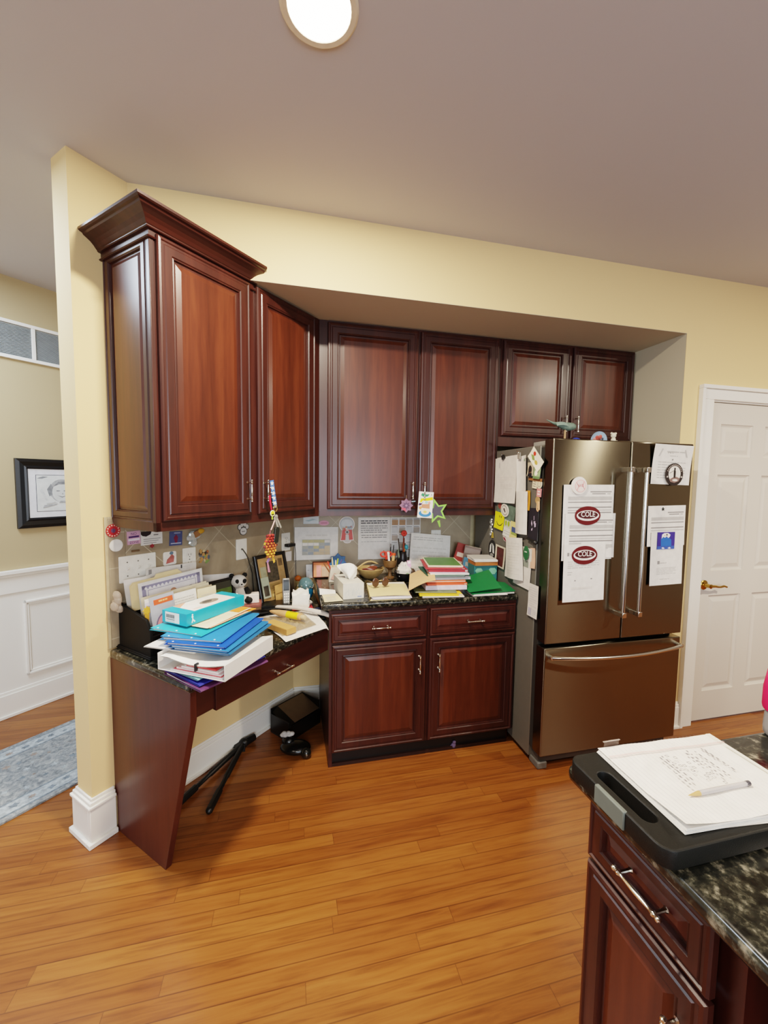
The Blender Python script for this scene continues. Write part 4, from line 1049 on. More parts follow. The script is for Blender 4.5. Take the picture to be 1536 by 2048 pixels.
# --- letter sorter
ls = thing('letter_sorter', 'black wooden letter sorter on the left end of the desk', 'letter sorter', D(-1.087, -.022), A)
BLW = P('#070605', .6, spec=.2)
side = [(0, 0), (-.236, 0), (-.236, .112), (-.208, .158), (0, .196)]
YZ = Matrix(((0, 0, 1, 0), (1, 0, 0, 0), (0, 1, 0, 0), (0, 0, 0, 1)))
for x in (0, .318):
    mb = MB(); mb.prism(side, x, x+.012, BLW, YZ); mb.build('side_panel', ls, bev=.002)
mb = MB(); mb.box(-.006, .336, -.244, .006, 0, .012, BLW); mb.box(-.010, .340, -.248, .008, 0, .007, BLW); mb.build('base', ls, bev=.002)
for y, h in ((-.008, .185), (-.075, .165), (-.14, .14), (-.196, .115), (-.230, .09)):
    mb = MB(); mb.box(.012, .318, y-.004, y+.004, .012, h, BLW); mb.build('divider', ls)
def upright(name, label, u0, u1, z0, z1, v, mat=PAPER, prints=(), lean=.10, roll=0., fn=None, cat='paper', group='papers in the letter sorter', seed=1):
    M = on_diag((u0+u1)/2, (z0+z1)/2, v, 0) @ Matrix.Rotation(-lean, 4, 'X') @ Matrix.Rotation(roll, 4, 'Z')
    return paper(name, label, M, u1-u0, z1-z0, mat, prints, fn, group if cat == 'paper' else None, seed=seed) if cat == 'paper' else tag(sheet(MB(), u1-u0, z1-z0, mat, prints, fn, seed=seed).build(name, M=M, ang=1.), label, cat)
upright('paper', 'white papers standing at the back of the letter sorter', -.985, -.735, .86, 1.142, -.048, PAPER, [('l', .45, .86, .85, .97, 3, GREYT), ('r', .05, .88, .11, .98, INK), ('r', .655, .93, .685, .99, INK_D)], .02, -.03, lambda x, y: .004*math.sin(x*30))
upright('paper', 'crumpled white paper standing at the left back of the letter sorter', -1.068, -.93, .86, 1.118, -.060, PAPER_W, [], .03, .05, lambda x, y: .012*math.sin(x*45+y*12))
mf = [(-.118, -.13), (-.118, .108), (-.105, .121), (-.01, .121), (.0, .134), (.10, .134), (.112, .121), (.118, .118), (.118, -.13)]
def folder_up(label, u, z, v, roll, mat, lean=.06, sc=1.):
    mb = MB(); q = [(x*sc, y*sc) for x, y in mf]; mb.prism(q, 0, .0012, mat); mb.prism([(x*sc, (y if y < .122 else .121)*sc-.004) for x, y in mf], .004, .0052, mat)
    return tag(mb.build('manila_folder', M=on_diag(u, z, v, 0) @ Matrix.Rotation(-lean, 4, 'X') @ Matrix.Rotation(roll, 4, 'Z'), smooth=False), label, 'folder')
MAN = P('#e6cf9d', .7, var=.03)
folder_up('manila folder with a raised tab standing behind the certificate', -.948, .990, -.090, .055, MAN)
PUR = P('#908ca6', .8)
cz = [('r', .03, .05, .97, .96, P('#e7e3e4', .8)), ('fr', .045, .06, .955, .93, .055, PUR), ('fr', .125, .16, .875, .83, .008, PUR), ('e', .5, .68, .05, .07, P('#b98a70', .7)), ('e', .78, .66, .04, .05, P('#b5b3b8', .8)), ('l', .25, .30, .75, .52, 4, INK_L)]
for i in range(14): cz.append(('p', [(.075+.06*i, .87), (.10+.06*i, .90), (.125+.06*i, .87), (.10+.06*i, .84)], P('#e9e6ea', .8)))
upright('certificate', 'certificate with a purple decorative border standing in the letter sorter', -1.040, -.735, .885, 1.108, -.106, PAPER_W, cz, .05, .05, cat='certificate')
CRM = P('#f1e4c4', .7)
for i, (v, z, ro, lb) in enumerate(((-.140, 1.050, .035, 'back cream folder in front of the certificate in the letter sorter'), (-.148, 1.040, .055, 'middle cream folder in front of the certificate in the letter sorter'), (-.157, 1.030, .04, 'front cream folder behind the letters in the letter sorter'))):
    upright('cream_folder', lb, -1.045, -.735+.01*i, .86, z, v, CRM, [], .10+.02*i, ro, lambda x, y: .006*math.sin(x*14+1)*(y+.1)*6, cat='folder')
upright('letter', 'white letter with grey printing leaning in the front of the letter sorter', -.950, -.828, .90, 1.046, -.190, PAPER_W, [('l', .1, .62, .9, .86, 3, INK_L, .3), ('l', .2, .35, .9, .55, 3, GREYT), ('r', .62, .12, .9, .18, INK)], .12, .03, cat='letter', seed=3)
upright('letter', 'cream note card at the right front of the letter sorter', -.822, -.722, .895, 1.038, -.185, PAPER_C, [('l', .2, .35, .8, .8, 6, GREYT)], .08, .0, cat='letter', seed=4)
upright('letter', 'white envelope end standing at the left front of the letter sorter', -1.062, -.99, .90, 1.050, -.188, PAPER_W, [('r', .0, .6, .5, .9, P('#c9c6d4', .7))], .08, .03, cat='letter')
pm = [('r', .16, .75, .94, .90, P('#d9572f', .6)), ('l', .36, .80, .74, .85, 1, P('#ecb074', .6), .9)]
def band(r0, r1, m): return [('p', [(.53+r0*math.cos(PI*i/12), .08+r0*math.sin(PI*i/12)), (.53+r1*math.cos(PI*i/12), .08+r1*math.sin(PI*i/12)), (.53+r1*math.cos(PI*(i+1)/12), .08+r1*math.sin(PI*(i+1)/12)), (.53+r0*math.cos(PI*(i+1)/12), .08+r0*math.sin(PI*(i+1)/12))], m) for i in range(12)]
pm += band(.36, .41, P('#6f5f78', .6))+band(.22, .36, P('#d4868c', .6))+band(.18, .22, P('#6f5f78', .6))+[('e', .53, .13, .09, .09, P('#e6dfc9', .6))]
upright('pamphlet', 'grey pamphlet with an orange banner and pink arch in the letter sorter', -1.056, -.950, .915, 1.062, -.214, P('#a3a5ae', .6), pm, .10, .06, cat='pamphlet')
mb = MB(); mb.prism(star(0, 0, .019, 8, .6), 0, .003, P('#c99a35', .5)); mb.prism([(-.009, -.05), (.007, -.05), (.009, 0), (-.009, 0)], 0, .0025, P('#b5862c', .5))
tag(mb.build('gold_ribbon', M=on_diag(-1.068, 1.010, -.206), smooth=False), 'yellow gold ribbon at the left edge of the letter sorter', 'ribbon')
mb = MB(); r = random.Random(6)
for i in range(6): mb.ball((r.uniform(-.012, .012), r.uniform(-.006, .006), .012+.012*i), (.020, .008, .016), P('#c9b9a6', .25, alpha=.45), 12, 8, Matrix.Rotation(r.random()*2, 3, 'Y'))
tag(mb.build('plastic_bag', loc=D(-1.105, -.045, .985)), 'small crinkled clear plastic bag hanging between wall and letter sorter', 'bag')

# --- the pile of folders and binders
def folder(name, label, L, Dp, mat, loc, rz, t=.004, open_=.0, holes=0, inner=None, group=None, tilt=0.):
    mb = MB(); th = .0012
    def sh(z0, z1, d):
        mb.raw([(0, 0, z0), (L, 0, z0), (L, d, z1), (0, d, z1), (0, 0, z0+th), (L, 0, z0+th), (L, d, z1+th), (0, d, z1+th)], [(3, 2, 1, 0), (4, 5, 6, 7), (0, 1, 5, 4), (1, 2, 6, 5), (2, 3, 7, 6), (3, 0, 4, 7)], mat)
    sh(0, 0, Dp); sh(t, t+open_, Dp*.985)
    mb.raw([(0, 0, 0), (L, 0, 0), (L, -.003, t/2), (0, -.003, t/2), (0, 0, t+th), (L, 0, t+th)], [(0, 1, 2, 3), (3, 2, 5, 4)], mat)
    if inner:
        mb.box(.006, L-.008, .004, Dp*.95, th+.0002, t-.0002, inner)
    for i in range(holes):
        mb.prism(ell(.010, .03+i*(Dp-.06)/max(1, holes-1), .0035, .0035, 10), t+th+open_*.1, t+th+.0008+open_*(.03+i*(Dp-.06)/max(1, holes-1))/Dp, P('#dfe9ee', .5))
    o = mb.build(name, smooth=False); o.location = loc; o.rotation_euler = (tilt, 0, rz)
    return tag(o, label, 'folder', group)
A13 = A+.23
folder('pocket_folder', 'purple pocket folder at the very bottom of the desk pile', .29, .235, P('#552a55', .5), D(-1.142, -.655, .8215), A-.05, .007, .004, inner=PAPER)
folder('pocket_folder', 'royal blue pocket folder just above the purple one in the pile', .29, .235, P('#29308c', .45), D(-1.134, -.637, .834), A-.03, .005, .003, inner=PAPER)
folder('pocket_folder', 'dark red folder above the royal blue folder in the pile', .28, .22, P('#8c1f36', .5), D(-1.122, -.600, .8425), A+.02, .003, .004)
folder('pocket_folder', 'pale teal folder directly below the white binder', .29, .22, P('#6fa3a8', .5), D(-1.130, -.622, .8495), A+.02, .004, .003, inner=PAPER)
bn = thing('ring_binder', 'thick white ring binder stuffed with papers in the middle of the pile', 'binder', D(-1.098, -.722, .8585), A13)
VW_ = P('#e9e6df', .3, var=.02); L, Dp, H = .292, .285, .058
mb = MB(); mb.box(0, L, 0, Dp, 0, .003, VW_); mb.build('back_cover', bn, bev=.001)
mb = MB(); mb.box(0, L, -.003, .0, 0, H, VW_); mb.build('spine', bn, bev=.001)
mb = MB()
mb.grid(2, 8, lambda a, b: (L*a, Dp*.97*b, H-.030*math.sin(min(1, b*1.15)*PI)*.55-.006*b), VW_); mb.grid(2, 8, lambda a, b: (L*a, Dp*.97*b, H-.003-.030*math.sin(min(1, b*1.15)*PI)*.55-.006*b), VW_, flip=True)
mb.build('front_cover', bn)
mb = MB(); mb.box(0, L, Dp, Dp+.003, 0, H+.004, VW_); mb.build('flap', bn, bev=.001)
mb = MB()
for i, (z, c_) in enumerate(((.004, '#ddd8d2'), (.010, '#d0525a'), (.0125, '#e6e1dc'), (.019, '#e2b9bb'), (.021, '#e9e5e0'), (.028, '#cfcac8'), (.031, '#cc3f3f'), (.033, '#eeeae5'))):
    mb.box(.004+.002*(i % 3), L-.01, .012+.004*i, Dp-.05-.012*i, z, z+(.006 if i % 2 == 0 else .002), P(c_, .8))
mb.build('papers', bn)
mb = MB()
for x in (.06, .15, .24): mb.tube([(x, .012+.02*(1-math.cos(q*PI/8)), .004+.036*math.sin(q*PI/8)) for q in range(9)], .002, CHROME, 6)
mb.build('rings', bn)
mb = MB(); mb.box(-.004, .012, .115, .122, .020, .046, P('#17171b', .5)); mb.build('clip', bn)
GRYP = P('#a9b0bd', .6)
folder('paper_packet', 'stack of loose white papers between the binder and the blue folders', .26, .22, PAPER, D(-1.100, -.565, .9225), A+.30, .003, .0, inner=PAPER)
BL1, BL2, BL3 = P('#2b6fae', .35), P('#1f4fb4', .35), P('#2f7cc0', .35)
folder('pocket_folder', 'lowest bright blue pocket folder on the white binder', .318, .235, P('#2a6496', .35), D(-1.053, -.692, .9275), A+.34, .005, .004, 3, PAPER)
folder('pocket_folder', 'second blue pocket folder from the bottom on the white binder', .318, .235, BL1, D(-1.055, -.684, .9365), A+.36, .005, .004, 3, P('#d9dce0', .7))
folder('pocket_folder', 'deep royal blue pocket folder in the middle of the blue stack', .320, .236, BL2, D(-1.052, -.666, .9455), A+.40, .005, .004, 3, PAPER)
folder('pocket_folder', 'topmost medium blue pocket folder under the teal one', .325, .240, BL3, D(-1.040, -.632, .9545), A+.42, .006, .006, 3, PAPER)
folder('pocket_folder', 'teal pocket folder under the turquoise box', .312, .235, P('#2aa5b8', .4), D(-1.062, -.545, .966), A+.25, .005, .003, 3, PAPER)
paper('paper', 'orange edged sheet sticking out under the turquoise box', flat(0, 0, 0) @ Matrix.Translation(D(-.885, -.405, .9765)) @ Matrix.Rotation(A+.16, 4, 'Z'), .27, .19, P('#e08a34', .6), [('r', .0, .0, .82, .97, P('#e9b79a', .7))])
paper('paper', 'cream sheet lying on the orange edged sheet under the turquoise box', Matrix.Translation(D(-.902, -.410, .979)) @ Matrix.Rotation(A+.20, 4, 'Z'), .265, .17, PAPER_C, [('r', .72, .05, .99, .95, P('#e5872e', .6))], lambda x, y: .002+.002*math.sin(x*20))
tb = thing('software_box', 'turquoise and white flat box on top of the folder pile', 'box', D(-1.052, -.448, .9835), A+.115)
TQ = P('#1f9fb8', .35); L, Dp, H = .305, .135, .048
mb = MB(); mb.box(0, L, 0, Dp, 0, H, TQ)
mb.box(.045, L-.045, .010, Dp-.004, H, H+.0006, P('#f0ece4', .5)); mb.prism(ell(.165, .062, .046, .024, 24), H+.0006, H+.0012, P('#8c8276', .6, var=.35)); mb.prism(ell(.158, .066, .024, .012, 20), H+.0012, H+.0016, P('#54504b', .6))
mb.prism([(.045, .09), (.105, .131), (.045, .131)], H+.0006, H+.0012, P('#d79a7e', .6)); mb.box(.055, .095, .02, .036, H+.0006, H+.001, P('#e2c8bd', .6))
mb.build('carton', tb, bev=.0012)
mb = MB(); mb.box(-.0006, 0, .040, Dp-.018, .004, H-.004, P('#eeebe5', .5))
for i in range(16): mb.box(-.001, -.0006, .065+.003*i, .065+.003*i+(.0018 if i % 3 else .001), .022, .036, P('#4a4a4c', .6))
mb.box(-.001, -.0006, .065, .11, .014, .018, INK); mb.box(-.001, -.0006, .065, .112, .007, .0095, INK_L)
mb.build('barcode_label', tb)
mb = MB(); FIG = P('#e9f1f2', .5)
mb.M = orient((1, 0, 0), (0, 0, 1), (0, -1, 0), (.028, -.0002, .022))
mb.prism([(-.006, -.014), (-.002, .002), (-.006, .010), (-.001, .016), (.003, .010), (.001, .003), (.005, -.004), (.012, -.010), (.008, -.014), (.001, -.006), (-.002, -.014)], 0, .0007, FIG); mb.prism(ell(-.001, .0175, .0035, .0035, 12), 0, .0007, FIG)
mb.build('emblem', tb)
mb = MB(); mb.raw([(L+.0005, .02, .010), (L+.020, .03, .030), (L+.022, .065, .044), (L+.0005, .058, .036)], [(0, 1, 2, 3)], PAPER_W); mb.build('tab', tb, label='white paper tab')

# --- framed snapshot and panda group (these face the room squarely)
gf = thing('framed_photo', 'small framed landscape snapshot leaning on the tile behind the panda', 'picture', D(-.632, -.085), A)
def lean_frame(root, w, h, lean, prints, mat, bw, framemat, bg):
    R = Matrix.Rotation(-lean, 4, 'X')
    mb = MB(); mb.M = R; rings(mb, w, h, [(0, 0), (0, -.014), (.004, -.017), (bw-.004, -.015), (bw, -.006)], framemat, framemat); mb.M = R
    mb.build('frame', root, loc=(-w/2, 0, 0), smooth=False)
    mb = MB(); mb.M = R @ orient((1, 0, 0), (0, 0, 1), (0, -1, 0), (0, -.0065, h/2)); sheet(mb, w-2*bw+.002, h-2*bw+.002, bg, prints, back=False)
    mb.build('picture', root)
FRB = P('#15110f', .35)
lean_frame(gf, .224, .205, .22, [('r', 0, .62, 1, .80, P('#5f7c38', .6, var=.25)), ('r', 0, .0, 1, .62, P('#77684f', .6, var=.25)), ('r', 0, .8, 1, 1, P('#3a3a2e', .6)), ('r', 0, 0, 1, .16, P('#3f4a2c', .6))], FRB, .016, FRB, P('#5d6a44', .6))
upright('envelope', 'white envelope standing behind the framed landscape snapshot', -.70, -.50, .93, 1.046, -.020, PAPER_W, (), .02, -.13, cat='envelope')
bx = thing('gift_box', 'low brown patterned box under the panda', 'box', D(-.470, -.105), .05)
mb = MB(); mb.box(-.075, .075, -.05, .05, 0, .052, P('#7c5a3c', .6, var=.35, scale=80)); mb.build('carton', bx, bev=.003)
mb = MB(); mb.box(-.0765, .0765, -.0515, .0515, .040, .054, P('#8d5048', .6, var=.3, scale=60)); mb.build('lid', bx, bev=.002)
mb = MB(); mb.prism(rrect(.086, .056, .008), 0, .050, P('#ece0d8', .5)); mb.prism(rrect(.076, .051, .008), 0, .008, P('#d8b09c', .5))
tag(mb.build('small_box', loc=D(-.452, -.115, .8752), rz=.1, bev=.003), 'small pale pink box in front of the panda', 'box')
pd_ = thing('plush_panda', 'black and white plush panda sitting on the brown box', 'plush toy', D(-.485, -.062, .875), .25)
WHP = P('#e8e2d8', .9, bump=.5, scale=200); BKP = P('#15130f', .9, bump=.5, scale=200)
mb = MB(); mb.ball((0, 0, .045), (.040, .034, .047), WHP); mb.build('body', pd_)
mb = MB(); mb.ball((-.005, -.010, .118), (.043, .037, .038), WHP); mb.ball((.004, -.040, .106), (.017, .015, .013), WHP)
for s_ in (-1, 1): mb.ball((.003+s_*.018, -.041, .124), (.011, .006, .014), BKP, 12, 8, Matrix.Rotation(s_*.4, 3, 'Y'))
mb.ball((.005, -.054, .110), (.005, .004, .004), BKP, 8, 6)
hd_ = mb.build('head', pd_)
for s_ in (-1, 1):
    mb = MB(); mb.ball((-.005+s_*.034, .004, .148), (.014, .008, .014), BKP, 12, 8); mb.build('ear', pd_)
    mb = MB(); mb.tube([(s_*.030, -.006, .075), (s_*.044, -.022, .052), (s_*.036, -.042, .034)], [.016, .017, .014], BKP, 12); mb.ball((s_*.036, -.042, .034), .0145, BKP, 10, 8); mb.build('arm', pd_)
    mb = MB(); mb.tube([(s_*.022, -.012, .022), (s_*.036, -.044, .018), (s_*.042, -.058, .020)], [.020, .019, .016], BKP, 12); mb.ball((s_*.043, -.060, .021), .0165, BKP, 10, 8); mb.build('leg', pd_)
mb = MB(); a_, c_ = D(-.540, -.115, .8225), D(-.535, -.075, .938)
mb.tube([a_, a_.lerp(c_, .06), c_], [.001, .0038, .0038], P('#d9661e', .4), 7); tag(mb.build('pencil'), 'orange pencil leaning upright beside the panda', 'pencil')

# --- leaning picture frame
pf = thing('framed_photo', 'dark wooden frame with old photos and papers leaning on the corner tile', 'picture', D(-.250, -.105), A)
OLD = P('#b9925e', .6, var=.2, scale=25)
lean_frame(pf, .245, .295, .23, [('r', .30, .42, .74, .90, P('#4b4232', .6, var=.5, scale=70)), ('r', .78, .75, .95, .93, P('#6d5637', .6, var=.3)), ('r', .34, .02, .72, .38, P('#9c7e48', .6, var=.1)), ('r', .36, .08, .70, .14, P('#c8aa6c', .6)), ('r', .06, .42, .28, .80, P('#a9a584', .6, var=.2)), ('r', .10, .30, .26, .52, P('#5d4a36', .6, var=.4)), ('r', .80, .10, .98, .60, P('#a98a5c', .6)), ('l', .40, .2, .68, .34, 3, P('#7a5e34', .6))], FRB, .022, FRB, OLD)
mb = MB(); mb.box(-.028, .028, 0, .0015, -.06, .06, P('#b9c0a6', .6)); mb.box(-.018, .018, -.0006, 0, -.05, .01, P('#4c4438', .6, var=.4)); tag(mb.build('ticket', M=Matrix.Translation(D(-.325, -.098, .925)) @ Matrix.Rotation(A, 4, 'Z') @ Matrix.Rotation(-.24, 4, 'X')), 'pale green ticket tucked on the left of the dark picture frame', 'ticket')
mb = MB(); mb.box(-.04, .04, 0, .0015, -.055, .055, P('#c69a5c', .6, var=.15)); mb.box(-.036, .036, -.0005, 0, .0, .006, P('#8d6a3a', .6)); tag(mb.build('wooden_tag', M=Matrix.Translation(D(-.245, -.128, .878)) @ Matrix.Rotation(A+.1, 4, 'Z') @ Matrix.Rotation(-.1, 4, 'X')), 'tan printed card leaning on the lower front of the dark frame', 'card')

# --- phone, napkins, jar and other clutter
cp_ = thing('cordless_phone', 'silver and black cordless phone standing in its cradle', 'phone', D(-.298, -.232), .15)
mb = MB(); mb.prism(rrect(.05, .05, .018), 0, .025, P('#242322', .4)); mb.build('cradle', cp_, bev=.004)
mb = MB(); mb.M = Matrix.Translation((0, .004, .02)) @ Matrix.Rotation(-.12, 4, 'X'); mb.prism([(-.019, 0), (.019, 0), (.022, .10), (.019, .15), (-.019, .15), (-.022, .10)], -.010, .010, P('#8f8d88', .35, .3), orient((1, 0, 0), (0, 0, 1), (0, -1, 0), (0, 0, 0))); mb.build('handset', cp_, bev=.004)
mb = MB(); mb.M = Matrix.Translation((0, .004, .02)) @ Matrix.Rotation(-.12, 4, 'X'); mb.box(-.015, .015, -.0112, -.010, .088, .128, P('#2c3133', .2)); mb.box(-.016, .016, -.0108, -.010, .08, .142, P('#1d1c1b', .35)); mb.build('screen', cp_)
mb = MB(); mb.M = Matrix.Translation((0, .004, .02)) @ Matrix.Rotation(-.12, 4, 'X')
for i in range(3):
    for j in range(4): mb.box(-.014+.0105*i, -.007+.0105*i, -.0115, -.010, .012+.015*j, .021+.015*j, P('#d9d6cf', .4))
mb.build('keypad', cp_)
mb = MB(); mb.box(-.075, .075, -.05, .05, 0, .030, P('#181614', .4)); mb.box(-.06, .06, -.051, -.05, .008, .014, P('#3a3835', .4)); tag(mb.build('answering_machine', loc=D(-.335, -.170), rz=.12, bev=.004), 'black flat electronic box on the desk left of the napkins', 'device')
nk = thing('napkin_stack', 'tall stack of crumpled white paper napkins on the desk', 'napkins', D(-.262, -.305), .05)
NW = P('#f0ece2', .85); r = random.Random(12)
mb = MB()
for i in range(7):
    y = -.028+.0095*i; w_ = .046-.001*i; h_ = .072+r.uniform(-.008, .016)+.004*i
    ph = r.random()*6
    mb.grid(6, 5, lambda a, b: (-w_+2*w_*a+.004*math.sin(b*4+ph), y+.004*math.sin(a*7+ph)*b, .012+h_*b+.008*math.sin(a*9+ph)*b), NW)
    mb.grid(6, 5, lambda a, b: (-w_+2*w_*a+.004*math.sin(b*4+ph), y+.002+.004*math.sin(a*7+ph)*b, .012+h_*b+.008*math.sin(a*9+ph)*b), NW, flip=True)
mb.box(-.044, .040, -.027, .028, .012, .085, NW); mb.grid(3, 5, lambda a, b: (.040+.028*a*(1-b)+.01*math.sin(b*6), -.02+.05*a, .014+.085*b*(1-.4*a)), NW)
mb.build('napkins', nk, bev=0)
mb = MB(); mb.box(-.05, .068, -.034, .034, 0, .010, P('#b03038', .5)); mb.build('holder', nk, bev=.003)
jr = thing('glass_jar', 'round glass jar with a blue lower half by the granite corner', 'jar', D(-.088, -.19), 0)
mb = MB(); mb.lathe([(.022, .0), (.036, .008), (.044, .026), (.0465, .05), (.044, .066)], P('#1d5f80', .15, .0, .1), 28); mb.build('blue_base', jr)
mb = MB(); mb.lathe([(.044, .066), (.0465, .078), (.043, .100), (.033, .118), (.020, .128), (.004, .131)], P('#5f7f86', .08, .3, .15, scale=60), 28); mb.build('glass_dome', jr)
mb = MB(); r = random.Random(1)
for i in range(12):
    a = r.random()*6.28; mb.ball((.046*math.cos(a), .046*math.sin(a), .072+r.random()*.018), (.006, .006, .004), P('#cfd3cc', .2, .6), 8, 5)
mb.build('silver_trim', jr)
pk = thing('pumpkin_figurine', 'small orange ball figurine on a tan stand in the desk corner', 'figurine', W(-.018, -.060, DZ_), 0)
mb = MB(); mb.lathe([(.022, 0), (.020, .02), (.015, .05), (.018, .075), (.016, .078)], P('#9a8a5c', .6, var=.2), 14); mb.build('stand', pk)
mb = MB(); mb.ball((0, 0, .094), (.021, .021, .019), P('#c9681e', .5)); mb.build('ball', pk)
paper('index_card', 'white card propped in the corner left of the orange picture', on_back(.104, .953, -.030, .03), .040, .090, P('#e3e0dd', .7), [('r', .2, .55, .5, .6, INK_L)])
mb = MB(); mb.ball((0, 0, .014), (.062, .026, .014), P('#14120f', .5), 18, 10); tag(mb.build('glasses_case', loc=D(-.468, -.195), rz=.12), 'black oval glasses case beside the folder pile', 'case')
# crumpled paper sheet with things on it
def patch(tl, tr, br, bl, fn, mat, z, n=14):
    def f(a, b):
        p = [((1-a)*(1-b)*bl[i]+a*(1-b)*br[i]+a*b*tr[i]+(1-a)*b*tl[i]) for i in (0, 1)]
        return W(p[0], p[1], z+fn(a, b))
    return f
f0 = patch((-.50, -.22), (-.24, -.37), (-.412, -.628), (-.665, -.585), lambda a, b: .0025+.0025*math.sin(a*17+b*5)*math.sin(b*13)+(-.016*max(0, (a-.93)/.07)*max(0, (.12-b)/.12)), PAPER_W, DZ_)
mb = MB(); mb.grid(16, 14, f0, PAPER_W); mb.grid(16, 14, lambda a, b: f0(a, b)-Vector((0, 0, .0006)), PAPER_W, flip=True); tag(mb.build('wrapping_paper', ang=1.2), 'rumpled white sheet spread at the front right of the desk', 'paper')
r = random.Random(21)
bagm = P('#a08a66', .18, 0., .3, 50., 0., .62)
hts = [[r.uniform(0, .022) for i in range(15)] for j in range(13)]
f1 = patch((-.515, -.255), (-.315, -.36), (-.425, -.560), (-.630, -.530), lambda a, b: .007+hts[int(b*12)][int(a*14)]*(math.sin(PI*min(1, max(0, a)))*math.sin(PI*b))**.4, bagm, DZ_)
mb = MB(); mb.grid(14, 12, f1, bagm); tag(mb.build('plastic_bag', ang=.3), 'crumpled clear plastic bag on the rumpled white sheet', 'bag')
mb = MB(); WD = P('#b98a4c', .5, var=.12)
mb.box(-.085, .085, -.028, .028, 0, .026, WD); mb.box(-.083, .083, -.026, .026, .0262, .0275, P('#c79a5c', .5)); tag(mb.build('wooden_block', M=Matrix.Translation(D(-.578, -.462, .8275)) @ Matrix.Rotation(A-PI/2-.12, 4, 'Z'), bev=.003), 'light wooden block among the plastic on the desk', 'block')
gt = thing('glue_tube', 'tan tube with a bright yellow label on the plastic bag', 'tube', D(-.458, -.395, .858), A-PI/2+.10)
AX = Matrix.Rotation(PI/2, 4, 'Y')
mb = MB(); mb.lathe([(.004, -.115), (.008, -.105), (.015, -.06), (.0175, -.02), (.0175, .085), (.012, .088)], P('#cfa071', .35, var=.12), 18, AX); mb.build('tube', gt)
mb = MB(); mb.lathe([(.0179, .0), (.0181, .002), (.0181, .070), (.0179, .072)], P('#e8c81c', .4), 18, AX); mb.box(.02, .055, -.006, .006, .0179, .0184, P('#a98a1c', .5)); mb.build('label', gt)
mb = MB(); mb.lathe([(.012, .088), (.013, .092), (.012, .112), (.004, .114)], P('#cbb894', .3), 14, AX); mb.build('cap', gt)
rp = [D(-.385, -.060, .832), D(-.368, -.140, .834), D(-.350, -.24, .842), D(-.334, -.330, .850), D(-.322, -.44, .850), D(-.314, -.520, .846), D(-.318, -.562, .842)]
mb = MB(); mb.tube(rp, [.006, .0085, .010, .011, .012, .013, .011], P('#d9d0c8', .7), 10); tag(mb.build('rolled_paper'), 'long thin roll of pale paper lying across the back of the desk clutter', 'paper roll')
mb = MB(); mb.prism(rrect(.055, .09, .01), 0, .020, P('#1d2740', .6)); mb.box(-.012, .018, -.035, -.01, .020, .0206, P('#59627a', .6)); tag(mb.build('folded_cloth', loc=D(-.262, -.452), rz=A, bev=.004), 'dark navy folded cloth wedged beside the base cabinet', 'cloth')
# ================================================================== on the granite counter
ZC = .9145
env = MB()
env.raw([(-.050, -.075, .002), (.050, -.072, .002), (.045, .07, .002), (-.040, .065, .002), (-.050, -.075, .004), (.050, -.072, .004), (.045, .07, .004), (-.040, .065, .004)], [(3, 2, 1, 0), (4, 5, 6, 7), (0, 1, 5, 4), (1, 2, 6, 5), (2, 3, 7, 6), (3, 0, 4, 7)], PAPER_C)
env.grid(6, 4, lambda a, b: (-.052+.090*a, .062+.055*b-.02*b*b, .005+.030*math.sin(b*2.4)*(1-.5*a)), PAPER_W)
for i in range(5): env.box(-.03, .02, -.05+.014*i, -.046+.014*i, .0042, .0046, INK_L)
env.box(.0, .035, .03, .05, .0042, .0046, GREYT)
tag(env.build('open_envelope', loc=(.195, -.545, ZC), rz=.08, ang=1.), 'opened cream envelope with its flap up at the left end of the counter', 'envelope')
tx = thing('tissue_box', 'white tissue box with a tissue pulled up on the granite counter', 'tissue box', (.300, -.462, ZC), .10)
mb = MB(); TB = P('#dcd8cc', .5, var=.05, scale=45)
mb.box(-.058, .058, -.118, .118, 0, .085, TB)
for i in range(14): mb.box(-.05+.007*i, -.047+.007*i, -.1186, -.118, .02+.02*((i*7) % 3)/2, .035+.02*((i*5) % 4)/3, P('#c9cdc8', .5))
mb.box(.022, .045, -.1186, -.118, .008, .014, P('#8d9cc0', .5)); mb.prism(ell(0, .0, .035, .075, 24), .085, .0855, P('#cfcabf', .5))
mb.build('carton', tx, bev=.0015)
mb = MB(); TIS = P('#f6f3ec', .85)
pts_t = lambda a, b: ((a-.5)*(.03+.085*b)+.010*math.sin(b*5+a*6), -.01+.030*math.sin(a*5.5+1)*(1-b*.3), .082+.095*b*(1-.35*abs(a-.45))-.02*b*max(0, a-.7))
mb.grid(12, 8, pts_t, TIS); mb.grid(12, 8, lambda a, b: Vector(pts_t(a, b))+Vector((.001, .012*math.sin(a*8+2)-.004, -.006)), TIS)
mb.build('tissue', tx, ang=.9)
# manila folder with papers
mf_ = thing('manila_folder', 'thick manila folder full of papers lying beside the tissue box', 'folder', (.392, -.632, ZC), -.02)
MF = P('#e8d39c', .65, var=.04)
q0 = [(0, 0), (.222, -.006), (.268, .300), (.032, .305)]
def slabq(mb, q, z0, z1, m, ex=0.): mb.prism([(x, y) for x, y in q], z0, z1, m)
mb = MB(); mb.prism(q0, 0, .0015, MF)
mb.grid(8, 10, lambda a, b: (q0[0][0]*(1-a)*(1-b)+q0[1][0]*a*(1-b)+q0[2][0]*a*b+q0[3][0]*(1-a)*b, q0[0][1]*(1-a)*(1-b)+q0[1][1]*a*(1-b)+q0[2][1]*a*b+q0[3][1]*(1-a)*b, .021+.004*math.sin(a*PI)*(1-b)+.002*math.sin(b*5)), MF)
mb.raw([(0, 0, 0), (0, 0, .021), (.032, .305, .022), (.032, .305, 0)], [(0, 1, 2, 3)], MF)
mb.build('cover', mf_, ang=1.)
mb = MB()
